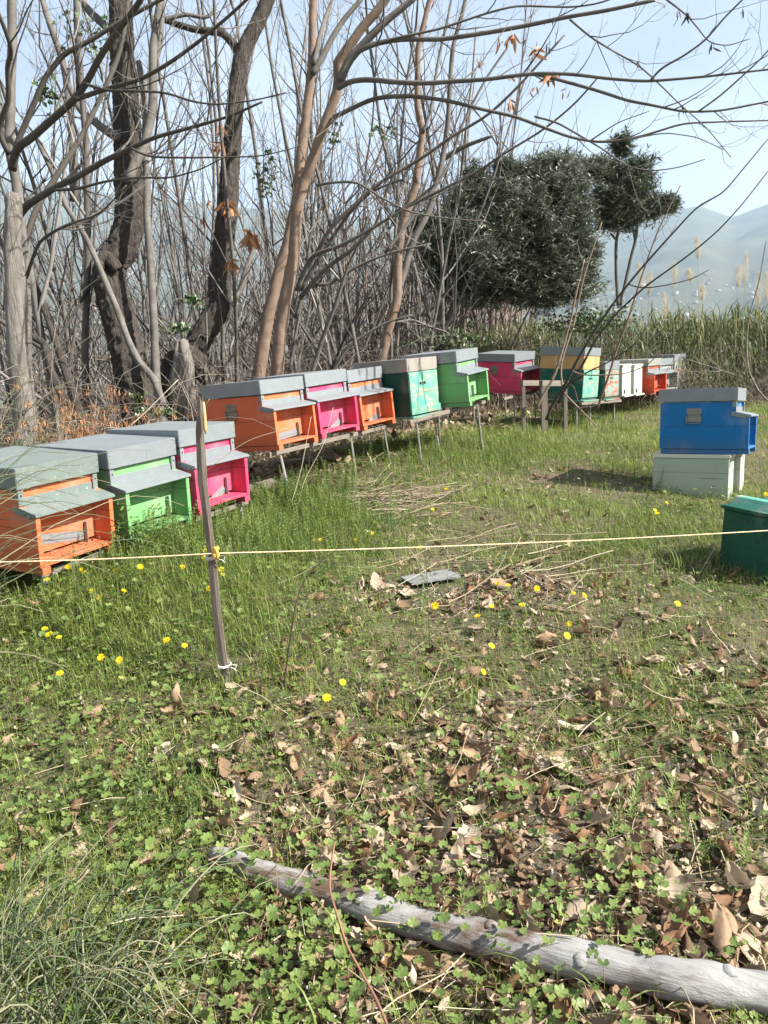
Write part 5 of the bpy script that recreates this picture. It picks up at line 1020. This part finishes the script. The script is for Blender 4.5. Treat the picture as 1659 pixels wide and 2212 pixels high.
# ------------------------------------------------------------------ broom shrubs, bent twigs, brown vine
broom_m = mk("green_rush_stems", [(.03, .05, .022), (.07, .10, .045), (.12, .14, .065), (.26, .24, .15)], attr=True, rough=.6)
def broom(name, label, cx, cy, n, spread, L0, L1, rg, dirs, lift=.0, drp=.5, cat="shrub"):
    z = float(gh(cx, cy)); T = Tubes()
    for i in range(n):
        a = R(rg.normal(*dirs)); el = rg.uniform(.15, 1.35); d = [math.sin(a)*math.cos(el), math.cos(a)*math.cos(el), math.sin(el)]
        q = curve([cx+rg.normal(0, spread), cy+rg.normal(0, spread), z+lift*rg.random()], d, rg.uniform(L0, L1), 9, rg, .07, 0, drp); q[:, 2] = np.maximum(q[:, 2], gh(q[:, 0], q[:, 1])+.008)
        T.add(q, np.linspace(rg.uniform(.0014, .003), .0009, 9), 4, cap=False)
        if rg.random() < .35: T.add(curve(q[5], q[6]-q[5]+rg.normal(0, .02, 3), .12, 4, rg, .1, 0), .0008, 3, cap=False)
    o = link(name, T.mesh(name, off=(cx, cy, z)), broom_m); o.location = (cx, cy, z); return tag(o, label, cat)
g = ghit(150, 2260); broom("rush_shrub", "sprawling green rush like stems fanning out at the bottom left corner", g[0], g[1], 150, .10, .15, .50, rg, (50, 75), .05, .8)
g = ghit(40, 2120); broom("rush_shrub", "smaller tuft of green rush like stems at the left edge above the bottom corner", g[0], g[1], 60, .07, .15, .4, rg, (60, 60), .04, .4)
broom("rush_shrub", "tall arching green broom stems reaching over the closest orange hive from the left edge", -1.85, 2.75, 120, .12, .5, 1.05, rg, (50, 60), .35, .38)
x_, y_ = -2.35, 4.2; broom("rush_shrub", "tuft of long arching rush leaves in front of the bleached snag", x_, y_, 130, .12, .5, 1.1, rg, (60, 80), .5, .4)
darkt = mk("dark_twig", [(.03, .022, .018), (.07, .05, .04)], rough=.8)
def twig(name, label, paths, cat="twig", mat=darkt):
    T = Tubes(); px, Y0, Y1, r0, r1 = paths[0]; g = P(px[0][0], px[0][1], Y0)
    for q in paths: limb(T, q[0], q[1], q[2], q[3], q[4], k=6, rough=.02)
    o = link(name, T.mesh(name, off=g), mat); o.location = g; return tag(o, label, cat)
g = ghit(612, 1495)[1]; twig("bent_twig", "dark bare bent twig standing right of the wooden stake", [([(612, 1500), (620, 1430), (633, 1340), (642, 1290), (655, 1255), (690, 1215), (745, 1175)], g, g+.1, 2.2, .8), ([(633, 1345), (660, 1340), (700, 1325), (735, 1300)], g, g+.1, 1.1, .6), ([(622, 1420), (650, 1405), (700, 1390)], g, g, .9, .5), ([(612, 1480), (600, 1440), (560, 1420)], g, g, .9, .5)])
g = ghit(910, 1420)[1]; twig("bent_twig", "thin wiry green grey stems rising beside the largest dandelion", [([(930, 1410), (925, 1330), (922, 1240), (915, 1150), (905, 1090)], g, g, .9, .5), ([(925, 1330), (960, 1250), (1010, 1230)], g, g, .7, .4), ([(922, 1260), (890, 1210), (870, 1160)], g, g, .7, .4), ([(925, 1380), (985, 1310), (1060, 1295)], g, g, .7, .4), ([(1130, 1310), (1125, 1270), (1100, 1180), (1070, 1130)], g+.2, g+.2, .8, .4)], mat=broom_m)
g = ghit(1260, 1380)[1]; twig("bent_twig", "dark curved twig lying over the grass at the right of the dandelions", [([(1180, 1350), (1260, 1372), (1320, 1345), (1410, 1325)], g, g, 1.6, .8), ([(1040, 1330), (1100, 1350), (1190, 1352)], g, g, .9, .8)])
g = ghit(430, 1440)[1]; twig("bent_twig", "thin dark twigs leaning against the foot of the stake", [([(520, 1530), (470, 1460), (420, 1410), (400, 1380)], g-.05, g, 1.4, .7), ([(470, 1530), (455, 1480), (440, 1350), (425, 1280)], g, g, .8, .5)])
vine = mk("brown_bramble", [(.14, .06, .04), (.24, .11, .07), (.30, .16, .10)], scale=20, rough=.6)
twig("bramble_stem", "reddish brown bramble stem arching up over the fallen log", [([(850, 2260), (836, 2212), (810, 2152), (780, 2099), (750, 2046), (726, 1969), (711, 1922), (714, 1876), (723, 1819)], 1.18, 1.62, 4.2, 2.4), ([(728, 1975), (716, 1972), (706, 1966)], 1.5, 1.52, 1.2, 1)], "stem", vine)
lf = bpy.data.objects.new("dry_leaf", LME[5]); COL.objects.link(lf); lf.location = P(695, 1992, 1.55); lf.rotation_euler = (1.2, .4, -.5); lf.scale = (.55, .55, .55); tag(lf, "brown dry leaf hanging from the reddish bramble stem over the log", "leaf")
pale = mk("pale_stalk", [(.42, .36, .26), (.6, .53, .4)], rough=.8)
g = ghit(470, 1180)[1]; twig("dry_stalk", "pale thin dry stalks rising beside the stake in front of the pink hive", [([(398, 1140), (408, 1050), (425, 960), (440, 880), (452, 862)], g+.3, g+.1, .8, .5), ([(400, 1150), (420, 1040), (465, 1000), (535, 950), (620, 925)], g+.35, g+.3, .7, .5), ([(640, 1110), (655, 1040), (700, 960), (720, 880)], g+.9, g+1, .8, .4), ([(622, 1110), (650, 1020), (672, 900)], g+.9, g+1, .7, .4)], "stalk", pale)
g = 4.9; twig("dry_stalk", "long pale dry cane slanting up behind the low hives", [([(240, 1000), (300, 960), (380, 820+40), (510, 905-90)][:1]+[(430, 880), (480, 860), (640, 700)][:0]+[(240, 950), (300, 905), (385, 820)], 5.1, 5.3, 1.4, .9)], "stalk", pale)
# thistly weed tuft in front of the low green hive
S_ = Scatter(); g = ghit(310, 1205); lv, lf_ = leaf_t(.3, .2, 3)
for i in range(16):
    a = rg.uniform(0, 6.28); q = curve([g[0]+rg.normal(0, .05), g[1]+rg.normal(0, .05), g[2]], [math.cos(a)*.5, math.sin(a)*.5, 1], rg.uniform(.12, .3), 10, rg, .08, .02)
    for j in range(1, 10):
        m = 3; S_.add(lv, lf_, rotm(rg.uniform(0, 6.28, m), rg.uniform(-.1, .8, m)), np.repeat(q[j][None], m, 0), rg.uniform(.02, .045, m), np.clip(rg.beta(2, 3, m), 0, 1))
o = link("thistle", S_.mesh("thistle", off=g), herb_m); o.location = g; tag(o, "bushy green thistle growing in front of the low green hive", "weed")
# orange dead fern behind the low hives, ivy sprays, hanging dead leaves
fernm = mk("dead_fern", [(.20, .08, .03), (.38, .16, .07), (.50, .27, .14), (.36, .28, .14)], attr=True, rough=.85, transl=.2)
for (px, py, Y, sz, lab) in ((195, 880, 5.3, .20, "orange brown dead fern behind the low green and pink hives"), (100, 925, 5.0, .16, "rusty dead fern tangle behind the closest orange hive's lid"), (240, 905, 5.25, .13, "small rusty dead fern beside the larger orange one")):
    c = P(px, py, Y); S_ = Scatter(); g = np.array([c[0], c[1], float(gh(c[0], c[1]))]); T = Tubes()
    for i in range(34):
        a = rg.uniform(0, 6.28); q = curve([g[0], g[1], g[2]-.02], [math.cos(a)*.45, math.sin(a)*.45, 1], (c[2]-g[2])*rg.uniform(.7, 1.25)+sz*.5, 9, rg, .12, 0, .3); T.add(q, .0016, 3, cap=False)
        for j in range(3, 9):
            m = 16; S_.add(*blade_t(.16, .6, 2), rotm(rg.uniform(0, 6.28, m), rg.uniform(.4, 1.9, m)), q[j]+rg.normal(0, .012, (m, 3)), rg.uniform(.02, .05, m), rg.random(m))
    root = thing("dead_fern", g, lab, "fern"); link("stalks", T.mesh("stalks", off=g, smooth=False), brush_m, root); link("fronds", S_.mesh("fronds", off=g), fernm, root)
ivym = mk("ivy_leaves", [(.02, .045, .014), (.04, .08, .025), (.08, .13, .04), (.14, .19, .09)], attr=True, rough=.35, spec=.6, transl=.1)
iv_, if_ = lobed(5, 4, .18)
for (px, py, Y, rx, ry, n, lab) in ((415, 650, 6.7, 22, 14, 55, "glossy ivy spray on the dark trunk above the hollow stump"), (385, 710, 6.6, 28, 12, 50, "glossy ivy spray hanging over the hollow stump"), (300, 860, 5.6, 16, 10, 30, "bright green bramble leaves behind the low green hive"), (340, 890, 5.7, 40, 8, 60, "low dark ivy mat at the foot of the furrowed trunk"), (715, 285, 7.0, 16, 26, 26, "small broad green leaves hanging beside the brown twin stems"), (830, 285, 6.6, 36, 14, 16, "sparse green leaves on a bramble shoot right of the brown twin stems"),
                                    (575, 380, 7.3, 30, 45, 85, "pale green climber leaves left of the brown twin stems"), (190, 60, 6.2, 60, 60, 70, "green climber leaves high in the grey tree's arms"), (105, 205, 5.9, 26, 26, 60, "yellow green shoot leaves on the grey tree's lowest fork"), (1270, 700, 10.9, 90, 30, 700, "bright green leafy undergrowth below the olive tree"), (960, 740, 10.0, 80, 30, 500, "dark green undergrowth at the olive tree's foot")):
    c = P(px, py, Y); k_ = Y/1659; p_ = c+rg.normal(0, .5, (n, 3))*[rx*k_, max(rx, ry)*k_*.5, ry*k_]; S_ = Scatter(); S_.add(iv_, if_, rotm(rg.uniform(0, 6.28, n), rg.uniform(.3, 1.7, n)), p_, rg.uniform(.03, .055, n)*(1 if Y < 9 else 1.2), rg.random(n)*(1 if py > 600 and Y < 7 else .95)+.05)
    T = Tubes()
    for i in range(0, n, 6): T.add(curve(p_[i], rg.normal(0, 1, 3), .15, 5, rg, .3, 0), .0014, 3, cap=False)
    root = thing("leafy_shoot", c, lab, "plant"); link("leaves", S_.mesh("leaves", off=c), ivym, root); link("stem", T.mesh("stem", off=c, smooth=False), brush_m, root)
hangm = mk("hanging_dead_leaves", [(.24, .10, .045), (.40, .19, .09), (.52, .30, .16)], attr=True, rough=.7, transl=.25); darkp = mk("dark_pods", [(.04, .03, .03), (.09, .07, .06)], attr=True, rough=.7)
hang = [(c5([(1440, 860)])[0], 7.3, 24, 5), (c5([(1430, 980)])[0], 7.3, 26, 6), (c5([(1480, 1370)])[0], 7.2, 40, 9), (c5([(1355, 1330)])[0], 7.2, 16, 3), (c5([(1320, 1450)])[0], 7.2, 22, 4), (c5([(1620, 1560)])[0], 7.0, 36, 8), (c6([(1500, 420)])[0], 7.0, 34, 6), (c8([(140, 430)])[0], 6.9, 34, 8), (c7([(1320, 40)])[0], 6.0, 14, 2), (c7([(1625, 420)])[0], 6.0, 14, 3),
        (cR([(205, 250)])[0], 6.0, 22, 3), (cR([(275, 240)])[0], 5.9, 28, 5), (cR([(410, 310)])[0], 5.9, 28, 5), (cR([(475, 440)])[0], 5.9, 30, 4), (cR([(390, 510)])[0], 6.0, 18, 4), (cR([(270, 590)])[0], 6.1, 22, 6), (cR([(235, 640)])[0], 6.1, 12, 3), (cR([(110, 350)])[0], 6.2, 14, 2), (cR([(270, 440)])[0], 6.1, 14, 3), (cR([(570, 520)])[0], 6.0, 20, 2), (c6([(450, 490)])[0], 6.2, 9, 2)]
podp = [cR([p_])[0] for p_ in ((480, 130), (345, 230), (480, 265), (1170, 100), (1225, 110), (1525, 80), (1360, 268), (960, 350), (1185, 625), (1050, 850), (1038, 880))]
def hanger(px, Y, hpx, n, mat, w_, label, group):
    k_ = Y/1659; L_ = hpx*k_; c = P(px[0], px[1], Y)+[0, 0, L_*.5]; S_ = Scatter(); lv, lf_ = leaf_t(w_, .25, 4)
    S_.add(lv, lf_, rotm(rg.uniform(0, 6.28, n), -1.57+rg.normal(0, .22, n), rg.normal(0, .6, n)), np.repeat(c[None], n, 0)+rg.normal(0, .011, (n, 3)), L_*rg.uniform(.55, 1.05, n), rg.random(n)); T = Tubes(); T.add(curve(c+[0, 0, .05], [0, 0, -1], .06, 3, rg, .05, 0), .0012, 4)
    root = thing("hanging_leaf_cluster", c, label, "leaf cluster", group); link("dead_leaf", S_.mesh("dead_leaf", off=c, smooth=True), mat, root); link("stalk", T.mesh("stalk", off=c), brush_m, root)
for px, Y, h, n in hang:
    hanger(px, Y, h, n*2, hangm, .26, "withered orange brown leaves hanging in the "+("tangle left of the brown twin stems" if px[0] < 600 else "branches against the sky"), "withered leaf clusters in the branches")
for px in podp: hanger(px, 5.6, rg.uniform(14, 24), 4, darkp, .2, "dark dry pods hanging from the long arms against the sky", "dark pods in the branches")
# bees at the entrances and in the air
beem = mk("bee_body", [(.05, .03, .012), (.16, .09, .03)], scale=900, rough=.7); wingm = mk("bee_wing", [(.35, .33, .3), (.5, .48, .44)], rough=.4)
def bee_meshes():
    b_ = bmesh.new(); bmesh.ops.create_uvsphere(b_, u_segments=8, v_segments=6, radius=1)
    for v in b_.verts: v.co = (v.co.x*.0022*(1.2-.3*abs(v.co.y)), v.co.y*.0065, v.co.z*.0022)
    me = bpy.data.meshes.new("body"); b_.to_mesh(me); b_.free(); me.materials.append(beem); b2 = bmesh.new()
    for s in (-1, 1): b2.faces.new([b2.verts.new(q) for q in ((s*.001, .001, .002), (s*.006, -.002, .0035), (s*.0065, -.0065, .0035), (s*.002, -.004, .0025))])
    w_ = bpy.data.meshes.new("wings"); b2.to_mesh(w_); b2.free(); w_.materials.append(wingm); return me, w_
bm_, wm_ = bee_meshes()
for key, m in (('h1', 9), ('h3', 4), ('h4', 5), ('h6', 3)):
    Mw = hv[key].matrix_world
    for i in range(m):
        l = Mw@Vector((rg.uniform(-.17, .17), -LL/2+rg.uniform(-.06, .01), RUN+.018)); root = thing("honeybee", l, "tiny dark honeybee crawling on the landing board of the "+{'h1': 'closest orange hive', 'h3': 'low pink hive', 'h4': 'orange hive with the side handle', 'h6': 'orange hive beside the teal hive'}[key], "bee", "bees at the hives")
        root.rotation_euler = (0, 0, rg.uniform(0, 6.28))
        for nm, me in (("body", bm_), ("wings", wm_)): o = bpy.data.objects.new(nm, me); COL.objects.link(o); o.parent = root
# ------------------------------------------------------------------ haze
p = PB(); p.box(-9600, 9600, -60, 9400, -420, 1480); hz = p.done("haze", None, None, 0); tag(hz, "thin bluish air between the meadow and the mountains", "haze", kind='stuff')
hm = bpy.data.materials.new("haze_air"); hm.use_nodes = True; nt = hm.node_tree; nt.nodes.remove(nt.nodes['Principled BSDF']); v = nt.nodes.new("ShaderNodeVolumePrincipled"); v.inputs['Color'].default_value = (.62, .80, 1.0, 1); v.inputs['Density'].default_value = .000105; v.inputs['Anisotropy'].default_value = .1
nt.links.new(v.outputs[0], nt.nodes['Material Output'].inputs['Volume']); hz.data.materials.clear(); hz.data.materials.append(hm)
